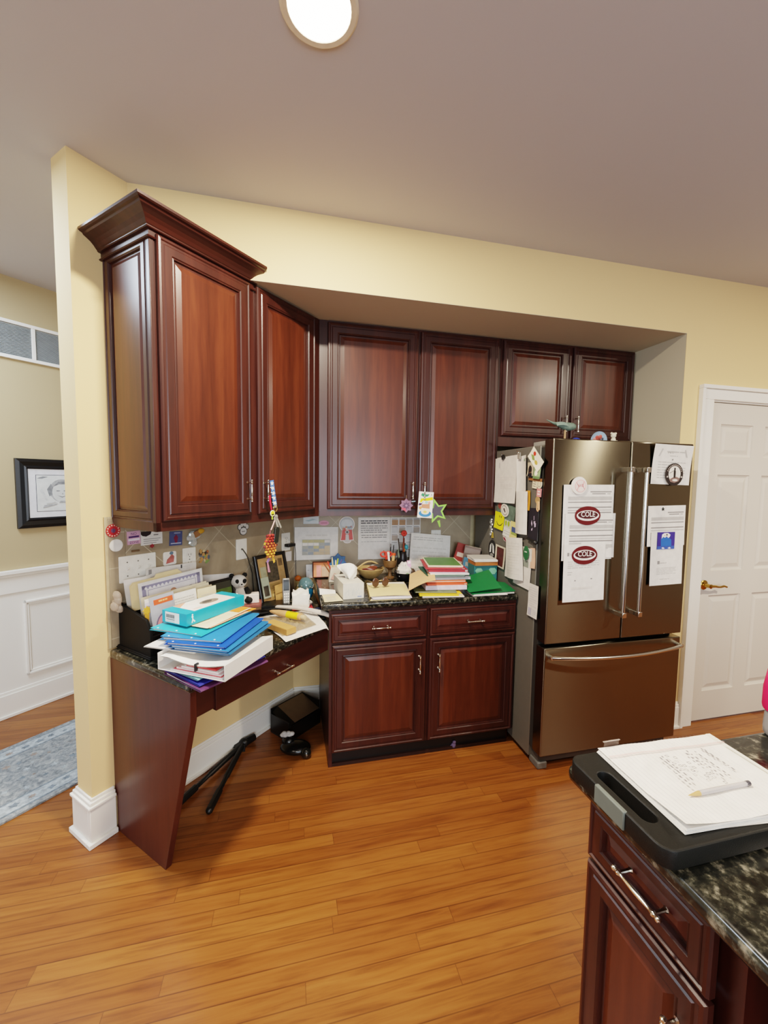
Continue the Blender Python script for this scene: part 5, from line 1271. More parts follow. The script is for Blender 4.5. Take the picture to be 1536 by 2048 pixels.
for i, (z, m_) in enumerate(((.002, '#efe9de'), (.006, '#b9b4c8'), (.0085, '#ece6dc'), (.012, '#dcd7e2'), (.016, '#efe9e0'))):
    o_ = .004*((i*3) % 4)
    mb.prism([(x*.96+.006+o_, y*.97+.006-o_*.6) for x, y in q0], z, z+(.0035 if i != 1 else .002), P(m_, .8))
mb.build('papers', mf_)
sg = thing('sunglasses', 'brown sunglasses resting on the thick manila folder', 'sunglasses', (.485, -.470, .9415), .15)
BRN = P('#4d3424', .2); 
mb = MB()
for x in (-.030, .030): mb.ball((x, 0, .030), (.021, .004, .027), BRN, 18, 10)
mb.build('lens', sg)
mb = MB(); mb.tube([(-.012, -.002, .038), (0, -.004, .042), (.012, -.002, .038)], .0022, P('#a98a5c', .3, .6), 6)
for x in (-.052, .052): mb.tube([(x, 0, .034), (x*1.02, .04, .030), (x*.95, .10, .018), (x*.9, .12, .004)], .002, P('#b99a68', .35, .4), 6)
mb.build('frame', sg)
# goblet pencil holder
gb = thing('pencil_cup', 'brown wooden goblet holding scissors, pens and a marker', 'pencil holder', (.622, -.150, ZC))
WDB = P('#6d5030', .4, var=.2, scale=40)
mb = MB(); mb.lathe([(.030, 0), (.030, .008), (.014, .014), (.010, .030), (.011, .055), (.022, .066), (.040, .078), (.045, .100), (.046, .122), (.042, .122), (.038, .082), (.004, .078)], WDB, 24); mb.build('cup', gb)
def stick(parent_name, label, cat, base, top, r_, col, tip=None, group=None, kind='pen'):
    a, b = Vector(base), Vector(top); mb = MB()
    mb.tube([a, a.lerp(b, .85), b], [r_, r_, r_*.8], P(col, .4), 8)
    if tip: mb.tube([a.lerp(b, .86), b.lerp(a, -.01)], [r_*1.25, r_*1.15], P(tip, .4), 8)
    return tag(mb.build(parent_name), label, cat, group)
X, Y_, Z_ = .622, -.150, ZC+.083
sc = thing('scissors', 'red handled scissors standing in the wooden goblet', 'scissors', (X-.018, Y_-.008, Z_))
mb = MB(); mb.tube([(.004, 0, 0), (0, 0, .05)], [.004, .005], CHROME, 6); mb.build('blade', sc)
mb = MB()
for s_ in (-1, 1): mb.tube([(s_*.016-.012+.020*math.cos(q*PI/8), .0, .078+.016*math.sin(q*PI/8)) for q in range(16)], .0052, P('#d0392a', .4), 8, closed=True)
mb.tube([(-.008, 0, .045), (-.012, 0, .066)], .008, P('#d0392a', .4), 8); mb.build('grip', sc)
stick('marker', 'white marker with red print standing in the wooden goblet', 'marker', (X-.008, Y_-.022, Z_), (X-.020, Y_-.028, Z_+.095), .0075, '#e9e3de', '#e4ded8')
stick('glue_bottle', 'orange capped glue bottle standing in the wooden goblet', 'bottle', (X+.012, Y_-.016, Z_), (X+.020, Y_-.022, Z_+.085), .010, '#c9a06a', '#e0562a')
stick('pen', 'black pen leaning right in the wooden goblet', 'pen', (X+.010, Y_+.005, Z_), (X+.048, Y_-.005, Z_+.105), .0042, '#26221f')
stick('pen', 'black and silver pen upright behind the glue bottle in the goblet', 'pen', (X+.004, Y_+.018, Z_), (X+.012, Y_+.030, Z_+.140), .0042, '#1f1d1c', '#8a8884')
stick('pen', 'dark pen with a clip at the back right of the wooden goblet', 'pen', (X+.016, Y_+.014, Z_), (X+.032, Y_+.030, Z_+.132), .0042, '#2a2826')
stick('pencil', 'yellow brown pencil leaning left in the wooden goblet', 'pencil', (X-.016, Y_+.010, Z_), (X-.040, Y_+.014, Z_+.10), .0036, '#8a4a30')
# dark vase with tall brushes behind the bowl
vs = thing('brush_jar', 'tall dark jar of brushes behind the black bowl', 'jar', (.725, -.085, ZC))
mb = MB(); mb.lathe([(.030, 0), (.034, .03), (.034, .12), (.027, .150), (.029, .165), (.025, .165), (.022, .06), (.004, .05)], P('#1d1a1e', .25), 22); mb.build('body', vs)
X, Y_, Z_ = .725, -.085, ZC+.056
fl = thing('flower_pen', 'tall pen topped with a red flower in the dark jar', 'pen', (X, Y_, Z_))
mb = MB(); mb.tube([(0, 0, 0), (.006, 0, .215)], .0042, P('#5a3424', .5), 8); mb.build('stem', fl)
mb = MB()
for q in range(6): mb.ball((.008+.011*math.cos(q*PI/3), -.004, .232+.011*math.sin(q*PI/3)), (.011, .009, .011), P('#cf3a2c', .6), 10, 6)
mb.build('flower', fl)
stick('paintbrush', 'thin dark paintbrush standing left in the dark jar', 'brush', (X-.010, Y_-.004, Z_), (X-.032, Y_-.006, Z_+.195), .0034, '#2b211b', '#3d3128')
stick('pencil', 'orange brown pencil beside the flower pen in the dark jar', 'pencil', (X+.006, Y_-.010, Z_), (X+.012, Y_-.016, Z_+.165), .0040, '#c9802e', '#3a2c22')
stick('marker', 'brown marker beneath the red flower in the dark jar', 'marker', (X, Y_-.013, Z_), (X+.002, Y_-.022, Z_+.20), .0055, '#8a3d22', '#6d2c1a')
stick('pen', 'green tinted clear pen at the left of the dark jar', 'pen', (X-.016, Y_-.010, Z_), (X-.036, Y_-.018, Z_+.128), .0042, '#8d9a80')
mb = MB(); mb.tube([(X+.014, Y_-.006, Z_), (X+.020, Y_-.016, Z_+.13)], .003, P('#3b5f66', .4), 8); mb.ball((X+.021, Y_-.020, Z_+.140), (.013, .011, .017), P('#3f9fb0', .3)); tag(mb.build('teal_topped_pen'), 'pen with a round teal topper at the right of the dark jar', 'pen')
# black bowl with plastic bag
bw = thing('black_bowl', 'round black bowl holding a clear plastic bag', 'bowl', (.700, -.235, ZC))
mb = MB(); mb.lathe([(.032, 0), (.036, .004), (.058, .026), (.070, .058), (.066, .058), (.052, .028), (.03, .009), (.004, .008)], P('#17161a', .3), 30); mb.build('body', bw)
mb = MB(); r = random.Random(31); PB = P('#e4e0da', .2, 0., .05, 40., 0., .9)
rr_ = [[r.uniform(.75, 1.15) for i in range(17)] for j in range(9)]
def bagf(a, b):
    i, j = int(round(a*16)) % 16, int(round(b*8)); t = b*PI*.62
    k = rr_[j][i] if 0 < j < 8 else 1.
    return (.692+.052*k*math.sin(t)*math.cos(2*PI*a), -.237+.050*k*math.sin(t)*math.sin(2*PI*a), ZC+.050+.068*k*math.cos(t))
mb.grid(16, 8, bagf, PB)
mb.tube([(.700+.008*math.cos(q*PI/6), -.292, ZC+.052+.008*math.sin(q*PI/6)) for q in range(12)], .002, P('#5f9a4c', .4), 6, closed=True)
tag(mb.build('plastic_bag', ang=.35), 'white translucent plastic bag bunched up in the black bowl', 'bag')
mb = MB(); mb.prism(rrect(.026, .045, .004), 0, .010, P('#d3a3c0', .35)); mb.box(-.009, .009, .002, .016, .010, .0105, P('#efe4ee', .4)); tag(mb.build('pink_eraser', M=orient((1, 0, 0), (0, .2, .98), (0, -.98, .2), (.722, -.245, ZC+.110))), 'small pink and white packet standing on the plastic bag in the bowl', 'packet')
mb = MB(); mb.ball((.744, -.245, ZC+.060), (.022, .020, .020), P('#4a3a2c', .5), 12, 8); tag(mb.build('brown_ball'), 'dark brown ball at the right side of the black bowl', 'ball')
# shallow wooden basket
wb = thing('wooden_bowl', 'shallow light wooden bowl behind the manila folder', 'bowl', (.497, -.120, ZC))
mb = MB(); WL = P('#b99a66', .45, var=.12)
mb.lathe([(.040, 0), (.045, .004), (.080, .040), (.092, .066), (.087, .068), (.074, .042), (.04, .009), (.004, .008)], WL, 32); mb.build('body', wb)
mb = MB(); mb.tube([(-.085+.17*i/16, .02, .060+.045*math.sin(PI*i/16)) for i in range(17)], .0055, WL, 8); mb.build('handle', wb)
r = random.Random(14)
for i, (c_, lb) in enumerate((('#6d2a22', 'dark red glasses case lying in the wooden bowl'), ('#8c4a34', 'reddish brown leather pouch in the wooden bowl'), ('#3f3a33', 'dark grey glasses case at the right of the wooden bowl'))):
    mb = MB(); mb.ball((0, 0, 0), (.045, .016, .014), P(c_, .4), 14, 8); mb.tube([(-.04, -.01, .006), (0, -.016, .012), (.04, -.008, .004)], .003, P(c_, .3), 6)
    tag(mb.build('glasses_case', loc=(.475+.030*i, -.165+.02*i, ZC+.062+.008*i), rz=(-.35, .5, -.1)[i]), lb, 'case')
# cream pen pot and blue pouch
pp = thing('pen_pot', 'leaning cream paper pot stuffed with pens beside the tissue box', 'pen pot', (.243, -.165, ZC))
mb = MB(); PC = P('#e6dccb', .6)
def frus(mb, b, t, h, sh, m, th=.003):
    vs = [(-b, -b, 0), (b, -b, 0), (b, b, 0), (-b, b, 0), (-t+sh, -t, h), (t+sh, -t, h), (t+sh, t, h), (-t+sh, t, h), (-t+th+sh, -t+th, h), (t-th+sh, -t+th, h), (t-th+sh, t-th, h), (-t+th+sh, t-th, h), (-b+th, -b+th, .01), (b-th, -b+th, .01), (b-th, b-th, .01), (-b+th, b-th, .01)]
    fs = [(3, 2, 1, 0)]+[(i, (i+1) % 4, 4+(i+1) % 4, 4+i) for i in range(4)]+[(4+i, 4+(i+1) % 4, 8+(i+1) % 4, 8+i) for i in range(4)]+[(8+i, 8+(i+1) % 4, 12+(i+1) % 4, 12+i) for i in range(4)]+[(12, 13, 14, 15)]
    mb.raw(vs, fs, m)
frus(mb, .026, .034, .095, .020, PC); mb.prism([(-.02, .02), (.02, .01), (.015, .05), (-.005, .06)], .0005, .001, P('#d5a99c', .6), orient((1, 0, 0), (.2, 0, .98), (0, -1, 0), (0, -.031, 0)))
mb.build('pot', pp, smooth=False)
Xp, Yp = .255, -.165
for i, (dx, dy, h, c_, lb) in enumerate(((-.030, -.01, .055, '#c94a3a', 'red pen sticking out left of the cream pot'), (-.010, .008, .075, '#e4d6a0', 'cream pen upright in the cream pot'), (.014, -.006, .070, '#b9cf3c', 'lime green pen in the cream pot'), (.032, .006, .060, '#5a4a80', 'purple pen leaning right in the cream pot'), (.004, -.012, .062, '#ded9d2', 'white pen at the front of the cream pot'), (.045, .0, .050, '#2f4f8c', 'dark blue pen leaning far right in the cream pot'), (-.045, .004, .040, '#8a5a3c', 'brown pencil leaning far left in the cream pot'))):
    stick('pen', lb, 'pen', (Xp+dx*.3, Yp+dy, ZC+.03), (Xp+dx*1.5, Yp+dy*1.5, ZC+.075+h), .0042, c_)
mb = MB(); BP = P('#2f5f94', .5, var=.2); mb.prism(star(0, 0, .062, 7, .72), -.008, .008, BP, orient((1, 0, 0), (0, .1, .99), (0, -.99, .1), (.290, -.060, ZC+.098))); tag(mb.build('blue_pouch', bev=.003), 'blue star shaped pouch behind the pens of the cream pot', 'pouch')
of = thing('framed_photo', 'orange picture in a dark frame leaning in the back corner of the counter', 'picture', (.190, -.065, ZC))
lean_frame(of, .130, .105, .30, [('r', .16, .0, .42, .80, P('#e09088', .6)), ('r', .45, .0, .98, .70, P('#c9a58c', .6, var=.15)), ('r', 0, .82, 1, 1, P('#cc6f3e', .6))], FRB, .006, P('#5a2c1c', .4), P('#d98a5c', .6))
# big white sheet leaning against the tile
paper('paper', 'big white sheet leaning upright on the tile behind the folder pile', orient((.995, -.02, -.09), (.09, .16, .983), (-.005, -.985, .16), (.925, -.075, 1.055)), .285, .270, PAPER_W, [('l', .06, .82, .8, .93, 2, INK_L, .35), ('l', .06, .20, .9, .70, 5, P('#d6d2ca', .8), .3), ('l', .05, .05, .3, .12, 2, INK_L)], lambda x, y: .002+.008*math.sin((x+y)*9))
# --- folder pile
def layer(name, label, cat, cx, cy, z, w_, d_, h_, rz, mat, inner=None, group=None, bend=0., front=False):
    mb = MB()
    if inner:
        mb.box(-w_/2, w_/2, -d_/2, d_/2, 0, .0012, mat); 
        mb.grid(4, 8, lambda a, b: (-w_/2+w_*a, -d_/2+d_*b, h_-.001+bend*(1-b)**3), mat); mb.box(-w_/2-.0008, -w_/2, -d_/2, d_/2, 0, h_, mat)
        mb.box(-w_/2+.004, w_/2-.003, -d_/2+.004, d_/2-.004, .0014, h_-.0014, inner)
        if front: mb.box(-w_/2, w_/2-.02, -d_/2-.001, -d_/2, 0, h_*.85, mat)
    else: mb.box(-w_/2, w_/2, -d_/2, d_/2, 0, h_, mat)
    return tag(mb.build(name, loc=(cx, cy, z), rz=rz, smooth=False), label, cat, group)
YF = P('#e2bd2a', .5)
layer('paper_stack', 'white papers at the very bottom of the colourful folder pile', 'paper', .825, -.500, ZC, .235, .290, .006, -.14, PAPER)
layer('folder', 'bright yellow folder near the bottom of the folder pile', 'folder', .815, -.490, ZC+.0065, .240, .300, .012, -.15, YF, PAPER, front=True)
layer('folder', 'dark green patterned folder poking out left above the yellow folder', 'folder', .800, -.470, ZC+.019, .235, .300, .008, -.20, P('#5d6b4a', .5, var=.3), P('#d9cf9c', .6))
layer('paper_stack', 'thick lavender tinted paper bundle in the folder pile', 'paper', .855, -.455, ZC+.0275, .240, .280, .024, -.10, P('#cfc3d0', .7, var=.10, scale=60), None)
layer('folder', 'orange pocket folder holding papers in the folder pile', 'folder', .868, -.440, ZC+.052, .235, .285, .010, -.10, P('#d9542c', .5), P('#e9c9a8', .7), front=True)
mb = MB(); MP = P('#e6bd8a', .6, var=.05)
fm = lambda a, b: (-.110+.15*a+.055*b, -.18+.33*b, .038+.030*math.sin(a*PI*.6)*(1-.4*b)+.018*b-(1-a)*.030)
mb.grid(10, 8, fm, MP); mb.grid(10, 8, lambda a, b: Vector(fm(a, b))-Vector((0, 0, .0012)), MP, flip=True)
tag(mb.build('curled_folder', loc=(.745, -.455, ZC+.030), rz=-.15, ang=1.), 'peach manila cover curling open on the left of the folder pile', 'folder')
layer('folder', 'second orange folder with peach papers in the folder pile', 'folder', .870, -.425, ZC+.0625, .232, .28, .010, -.12, P('#dd6a34', .5), P('#ecd2b8', .7))
layer('folder', 'grey folder with papers in the middle of the folder pile', 'folder', .900, -.410, ZC+.073, .238, .280, .014, -.08, P('#8b929a', .5), P('#c9ccd2', .7), front=True)
layer('folder', 'dark green folder under the white papers of the pile', 'folder', .880, -.400, ZC+.0875, .225, .270, .006, -.12, P('#2f5a48', .5), PAPER)
layer('paper_stack', 'white papers directly under the red folders', 'paper', .912, -.385, ZC+.094, .232, .270, .009, -.15, PAPER_W)
layer('paper_stack', 'lavender and white papers between the white papers and the red folder', 'paper', .908, -.380, ZC+.1035, .228, .270, .006, -.17, P('#c3a9bd', .7))
layer('folder', 'wide shiny red folder under the green notebook', 'folder', .912, -.372, ZC+.110, .236, .275, .014, -.18, P('#a31f2a', .35), P('#d9c9c4', .7), front=True)
layer('folder', 'red folder cover directly beneath the green notebook', 'folder', .900, -.362, ZC+.1245, .235, .280, .007, -.20, P('#b32a34', .35), P('#e2d2cc', .7), front=True)
nb = thing('notebook', 'green notebook with a cream border on top of the folder pile', 'notebook', (.907, -.345, ZC+.132), -.20)
mb = MB(); mb.box(-.105, .105, -.135, .135, 0, .007, P('#e6ddc4', .6)); mb.build('pages', nb)
mb = MB(); mb.box(-.106, .106, -.136, .136, .007, .0085, P('#e9e0c6', .5)); mb.box(-.098, .098, -.124, .128, .0085, .0092, P('#567f45', .45, var=.1)); mb.build('cover', nb)
# --- books and box at the right
def rotbox(name, label, cat, c_, dims, R_, mat, edge=None, deco=()):
    mb = MB(); x, y, z = dims
    mb.box(-x/2, x/2, -y/2, y/2, 0, z, mat)
    if edge: mb.box(-x/2+.002, x/2-.002, -y/2+.001, y/2-.001, z, z+.001, edge)
    for (x0, x1, z0, z1, m_) in deco: mb.box(x0, x1, -y/2-.0008, -y/2, z0, z1, m_)
    return tag(mb.build(name, M=Matrix.Translation(c_) @ R_, smooth=False), label, cat)
rotbox('book', 'red and white booklet leaning left behind the folder pile', 'book', (1.108, -.10, ZC+.001), (.085, .012, .215), Matrix.Rotation(.28, 4, 'Y') @ Matrix.Rotation(-.05, 4, 'X'), P('#9c4038', .5, var=.15), None, [(-.03, .03, .02, .09, P('#d6bdb0', .6)), (-.03, .02, .12, .15, P('#d9c2b6', .6))])
rotbox('book', 'blue and grey booklet leaning at the right behind the folder pile', 'book', (1.165, -.175, ZC+.001), (.110, .006, .200), Matrix.Rotation(.18, 4, 'Y') @ Matrix.Rotation(-.5, 4, 'Z') @ Matrix.Rotation(-.08, 4, 'X'), P('#5a4a44', .5), P('#cfc3a4', .6), [(-.045, .045, .02, .12, P('#3f7fa8', .5)), (-.03, .0, .06, .09, P('#c9d2d0', .5)), (-.05, .05, .15, .185, P('#6f625c', .5))])
bx = thing('teal_game_box', 'teal box with pale green shapes standing against the refrigerator', 'box', (1.180, -.360, ZC), -.05)
mb = MB(); TL_ = P('#2c6f70', .45); mb.box(-.078, .075, -.05, .05, 0, .120, TL_)
for px_, pz_, s_ in ((-.045, .085, .026), (.045, .082, .030), (.0, .05, .02)): mb.prism([(px_+s_*math.cos(q*PI/3), pz_+s_*.8*math.sin(q*PI/3)) for q in range(6)], .05, .0506, P('#79b89a', .5), orient((1, 0, 0), (0, 0, 1), (0, -1, 0), (0, 0, 0)))
mb.box(-.078, .075, -.0508, -.05, .0, .03, P('#23565e', .5))
mb.build('carton', bx, bev=.002)
layer('wooden_tray', 'flat orange brown tray on the teal box', 'tray', 1.178, -.365, ZC+.1205, .150, .12, .024, -.05, P('#a9622a', .5, var=.1))
layer('paper_stack', 'white paper stack on the orange brown tray', 'paper', 1.176, -.360, ZC+.145, .150, .14, .012, -.10, PAPER)
layer('clipboard', 'pale grey clipboard sheet on top of the right paper stack', 'clipboard', 1.176, -.345, ZC+.1575, .148, .155, .004, -.16, P('#c9c5bf', .6))
# green folder at the right end of the counter
gr = thing('pocket_folder', 'large dark green pocket folder at the right end of the counter', 'folder', (.972, -.655, ZC), -.02)
GF = P('#176b3a', .45, var=.05)
mb = MB(); mb.raw([(0, 0, .010), (.272, .01, .016), (.280, .150, .030), (.13, .228, .040), (0, .215, .040), (0, 0, .0115), (.272, .01, .0175), (.280, .150, .0315), (.13, .228, .0415), (0, .215, .0415)], [(4, 3, 2, 1, 0), (5, 6, 7, 8, 9), (0, 1, 6, 5), (1, 2, 7, 6), (2, 3, 8, 7), (3, 4, 9, 8), (4, 0, 5, 9)], GF)
mb.build('back_cover', gr, smooth=False)
mb = MB(); tfn = lambda a, b: (-.018+.20*a+.02*b, .006+.205*b, .022+.050*a*(.35+.65*b)+.028*b)
mb.grid(8, 8, tfn, GF); mb.grid(8, 8, lambda a, b: Vector(tfn(a, b))-Vector((0, 0, .0015)), GF, flip=True)
mb.raw([(-.018, .006, .022), (0, 0, .010), (0, .215, .040), (.002, .211, .05)], [(0, 1, 2, 3)], GF)
mb.build('front_cover', gr, ang=1.)
mb = MB(); mb.box(.012, .262, .006, .10, .0045, .0095, PAPER_W); mb.box(.004, .215, -.002, .12, 0, .004, PAPER); mb.build('papers', gr)
# ================================================================== hanging on the wall cabinets
ly = thing('lanyard', 'blue and white star lanyard with keys hanging from the angled cabinet handle', 'lanyard', W(-.565, -.392, 1.34), A)
mb = MB(); BLU = P('#3f6fb4', .6); WHL = P('#e9e9e6', .6)
Ls = [(-.014, .215), (-.010, .10), (.010, .082)]
def strap(x0, x1, z0, z1, wd_, y, m, parent, nm, deco=True):
    mb = MB(); mb.raw([(x0, y, z0), (x0+wd_, y, z0+.005), (x1+wd_, y, z1), (x1, y, z1)], [(0, 1, 2, 3)], m); mb.raw([(x0, y+.0015, z0), (x0+wd_, y+.0015, z0+.005), (x1+wd_, y+.0015, z1), (x1, y+.0015, z1)], [(3, 2, 1, 0)], m)
    if deco:
        n_ = 5
        for i in range(n_):
            t = (i+.5)/n_; cx, cz = x0+(x1-x0)*t+wd_/2, z0+(z1-z0)*t
            mb.prism(star(cx, cz, .0125, 5, .45, 1, PI/2+.5*i), 0, .0006, WHL if i % 2 else P('#f1efe9', .6), orient((1, 0, 0), (0, 0, 1), (0, -1, 0), (0, y-.0002, 0)))
            mb.box(x0+(x1-x0)*t, x0+(x1-x0)*t+wd_, y-.0006, y, cz-.022, cz-.018, WHL)
    return mb.build(nm, parent, smooth=False)
strap(-.010, .012, .205, .085, .024, -.004, BLU, ly, 'strap')
mb = MB(); mb.tube([(-.010, -.002, .135), (-.008, -.004, .10), (.0, -.004, .065)], .0045, P('#c3203a', .5), 8); mb.build('red_cord', ly)
mb = MB(); mb.tube([(.024+.012*math.cos(q*PI/6), -.005, .070+.014*math.sin(q*PI/6)) for q in range(12)], .0025, P('#b99a5c', .3, .8), 6, closed=True); mb.box(.016, .032, -.007, -.002, .078, .090, CHROME); mb.build('clasp', ly)
mb = MB(); mb.prism(ell(.003, .048, .0125, .0125, 20), 0, .003, P('#e8d834', .4), orient((1, 0, 0), (0, 0, 1), (0, -1, 0), (0, -.006, 0))); mb.tube([(.003+.0135*math.cos(q*PI/8), -.0075, .048+.0135*math.sin(q*PI/8)) for q in range(16)], .002, WHL, 6, closed=True); mb.box(-.004, .010, -.0095, -.009, .040, .046, P('#2a2a22', .5)); mb.build('yellow_charm', ly)
mb = MB(); mb.tube([(.002, -.006, .036), (.002, -.006, .018)], .0035, P('#a9c93c', .4), 8); mb.build('green_link', ly)
for x, zz, rr in ((.030, .0, -.35), (.038, .012, -.5)):
    mb = MB(); mb.box(-.0045, .0045, -.002, .002, -.045, .018, P('#d9d7d0', .25, .7)); mb.prism(ell(0, .022, .010, .010, 14), -.002, .002, P('#d9d7d0', .25, .7), orient((1, 0, 0), (0, 0, 1), (0, -1, 0), (0, 0, 0)))
    o = mb.build('key', ly, loc=(x, -.006, zz)); o.rotation_euler = (0, rr, 0)
mb = MB(); mb.prism(rrect(.030, .080, .011), -.006, .006, P('#1c1f1a', .35), orient((1, 0, 0), (0, 0, 1), (0, -1, 0), (0, 0, 0))); o = mb.build('key_fob', ly, loc=(.024, -.010, -.060), bev=.003); o.rotation_euler = (0, .15, 0)
mb = MB(); mb.tube([(.016, -.008, .012), (.004, -.008, -.012), (-.008, -.008, -.032)], .003, P('#e4b9b4', .5), 8); mb.build('pink_cord', ly)
pf_ = thing('fish_keychain', 'red and yellow woven fish pouch hanging below the lanyard', 'pouch', W(-.575, -.398, 1.230), A)
mb = MB(); FR = P('#cf3b2c', .7); FY = P('#e9b040', .7); FO = P('#de7a38', .7); DKF = P('#6e1d22', .7)
n_ = 9
for i in range(n_):
    for j in range(n_):
        u_, v_ = i/n_-.5+.5/n_, j/n_-.5+.5/n_
        if abs(u_)+abs(v_)*.55 < .50:
            m_ = [FR, FO, FY][min(2, max(0, int((.5-v_)*3.2)))] if (i+j) % 2 else (DKF if v_ > -.1 else P('#8a4a22', .7))
            mb.ball((u_*.085+v_*.0, 0, v_*.115), (.0062, .010*(1-abs(u_)*1.4)+.003, .0075), m_, 6, 4, Matrix.Rotation(PI/4, 3, 'Y'))
mb.ball((0, .004, 0), (.030, .005, .050), FR, 16, 10)
mb.build('body', pf_)
mb = MB(); mb.raw([(-.010, -.002, -.045), (-.030, -.002, -.075), (-.018, -.002, -.080), (.0, -.002, -.055)], [(0, 1, 2, 3)], P('#8a6aa0', .7)); mb.raw([(-.018, -.003, -.078), (-.026, -.003, -.078), (-.02, -.003, -.125), (-.004, -.003, -.128)], [(0, 1, 2, 3)], P('#b77a8c', .6)); mb.raw([(.016, -.002, -.045), (.028, -.002, -.08), (.018, -.002, -.088), (.006, -.002, -.055)], [(0, 1, 2, 3)], FY); mb.build('tail', pf_)
mb = MB(); mb.prism([(-.042, .012), (-.010, .050), (.0, .058), (-.012, .030), (-.030, .004)], -.003, .003, P('#c7a03c', .6), orient((1, 0, 0), (0, 0, 1), (0, -1, 0), (0, 0, 0))); mb.build('fin', pf_)
mb = MB(); mb.tube([(-.004, 0, .055), (-.002, -.002, .075)], .002, P('#a05a6a', .5), 6); mb.build('loop', pf_)
# ornaments on the double cabinet's handles
orn = lambda x, z, off, roll=0.: on_back(x, z, -.338-off, roll)
mb = MB(); VI = P('#7d5b72', .35, var=.2, scale=80)
mb.prism(star(0, 0, .043, 8, .72), 0, .006, VI); mb.prism(star(0, 0, .024, 8, .6), .006, .008, P('#5a3f58', .35)); mb.prism(ell(0, 0, .007, .007, 12), .008, .009, P('#8d7090', .4)); mb.prism([(-.03, -.014), (-.006, -.012), (0, -.036), (-.02, -.026)], .006, .0075, P('#c9475a', .4))
mb.tube([(0, .04, .003), (0, .062, .004)], .001, P('#b9a080', .5), 5)
tag(mb.build('star_ornament', M=orn(.658, 1.408, .036), smooth=False), 'small purple star ornament hanging from the left door handle', 'ornament')
mb = MB(); mb.ball((0, 0, 0), (.014, .004, .005), P('#9cc3d4', .4), 10, 6); mb.tube([(-.03, 0, -.002), (-.012, 0, 0)], .0015, P('#5a7a9a', .5), 5); tag(mb.build('fish_charm', M=orn(.706, 1.432, .034, .1)), 'tiny pale blue charm between the two cabinet ornaments', 'charm')
WH = P('#f2efe9', .5)
pr = [('p', [(.14, .86), (.22, .94), (.5, .90), (.74, .92), (.6, .82), (.3, .81)], P('#3c8a62', .6)), ('p', [(.10, .60), (.16, .74), (.5, .76), (.96, .82), (.98, .70), (.6, .66), (.3, .66), (.2, .58)], P('#ecd81c', .6)), ('p', [(.02, .50), (.08, .56), (.22, .55), (.36, .64), (.30, .58), (.2, .48), (.06, .46)], P('#3d2248', .6)), ('e', .55, .60, .10, .05, P('#9ccfd4', .6)), ('e', .74, .58, .08, .06, P('#e0a09a', .6)),
      ('p', [(.22, .38), (.24, .52), (.78, .54), (.80, .36)], P('#cf8a6a', .6)), ('e', .16, .38, .09, .06, P('#d99a5c', .6)), ('e', .50, .17, .42, .13, P('#3c7fc0', .6)), ('e', .50, .24, .28, .11, P('#efe9cf', .6)), ('e', .50, .23, .12, .05, P('#e6cf6a', .6)), ('e', .85, .9, .02, .04, INK)]
tag(sheet(MB(), .094, .158, WH, pr).build('playing_card', M=orn(.780, 1.412, .040, -.06), smooth=False), 'colourful drawn card hanging on the right door handle of the double cabinet', 'card')
mb = MB(); GRN = P('#8fcf5a', .5)
so, si = star(0, 0, .078, 5, .48), star(0, 0, .056, 5, .48)
for i in range(10):
    j = (i+1) % 10; mb.prism([so[i], so[j], si[j], si[i]], 0, .004, GRN)
mb.prism(si, .0, .002, P('#4c4754', .5)); mb.prism([(-.01, -.062), (.008, -.060), (.004, -.10), (-.004, -.104)], 0, .003, P('#7fb84c', .5))
tag(mb.build('star_ornament', M=orn(.855, 1.374, .030, .25), smooth=False), 'lime green star frame with a dark centre hanging behind the drawn card', 'ornament')

# ================================================================== on the floor under the desk
bp = thing('folded_tripod', 'black two-legged folded tripod lying on the floor under the desk', 'tripod', (0, 0, .0), 0)
BKT = P('#0f0e0c', .45)
ap = Vector((-.285, -.345, .030)); t1 = Vector((-.548, -.745, .018)); t2 = Vector((-.392, -.806, .018))
for t_ in (t1, t2):
    d_ = (t_-ap)
    mb = MB(); mb.tube([ap, ap+d_*.55, ap+d_*.56, ap+d_*.74, ap+d_*.75, t_], [.015, .014, .011, .011, .0165, .0165], BKT, 10); mb.ball(t_, .0165, BKT, 10, 6); mb.build('leg', bp)
mb = MB(); mb.ball(ap, (.030, .026, .026), BKT, 12, 8); mb.tube([ap, ap+Vector((.055, .045, .0))], [.024, .020], BKT, 10); mb.box(-.03, .03, -.02, .02, -.018, .018, BKT, Matrix.Translation(ap+Vector((-.02, -.02, -.01)))) ; mb.build('head', bp)
db = thing('desktop_organizer', 'black open tray box standing on the floor in the desk corner', 'box', (.006, -.213, 0), .70)
mb = MB(); BKB = P('#100e0c', .3)
x0, x1, y0, y1, h_ = -.12, .14, -.085, .085, .15
mb.box(x0, x1, y0, y1, .0, .006, BKB); mb.box(x0, x1, y0, y0+.006, .006, h_*.62, BKB); mb.box(x0, x1, y1-.006, y1, .006, h_, BKB); mb.box(x1-.006, x1, y0, y1, .006, h_, BKB); mb.box(x0, x0+.006, y0, y1, .006, h_*.8, BKB)
mb.build('case', db, bev=.002)
mb = MB(); mb.raw([(x0+.05, y0+.004, h_*.66), (x1-.008, y0+.004, h_*.66), (x1-.008, y1-.007, h_*.98), (x0+.05, y1-.007, h_*.98)], [(0, 1, 2, 3)], P('#5a4632', .15)); mb.raw([(x0+.006, y0+.004, h_*.62), (x0+.05, y0+.004, h_*.66), (x0+.05, y1-.007, h_*.98), (x0+.006, y1-.007, h_*.86)], [(0, 1, 2, 3)], P('#0c0b0a', .3)); mb.build('glass_panel', db)
mb = MB(); r = random.Random(3); WPK = P('#cfccc6', .4, var=.2)
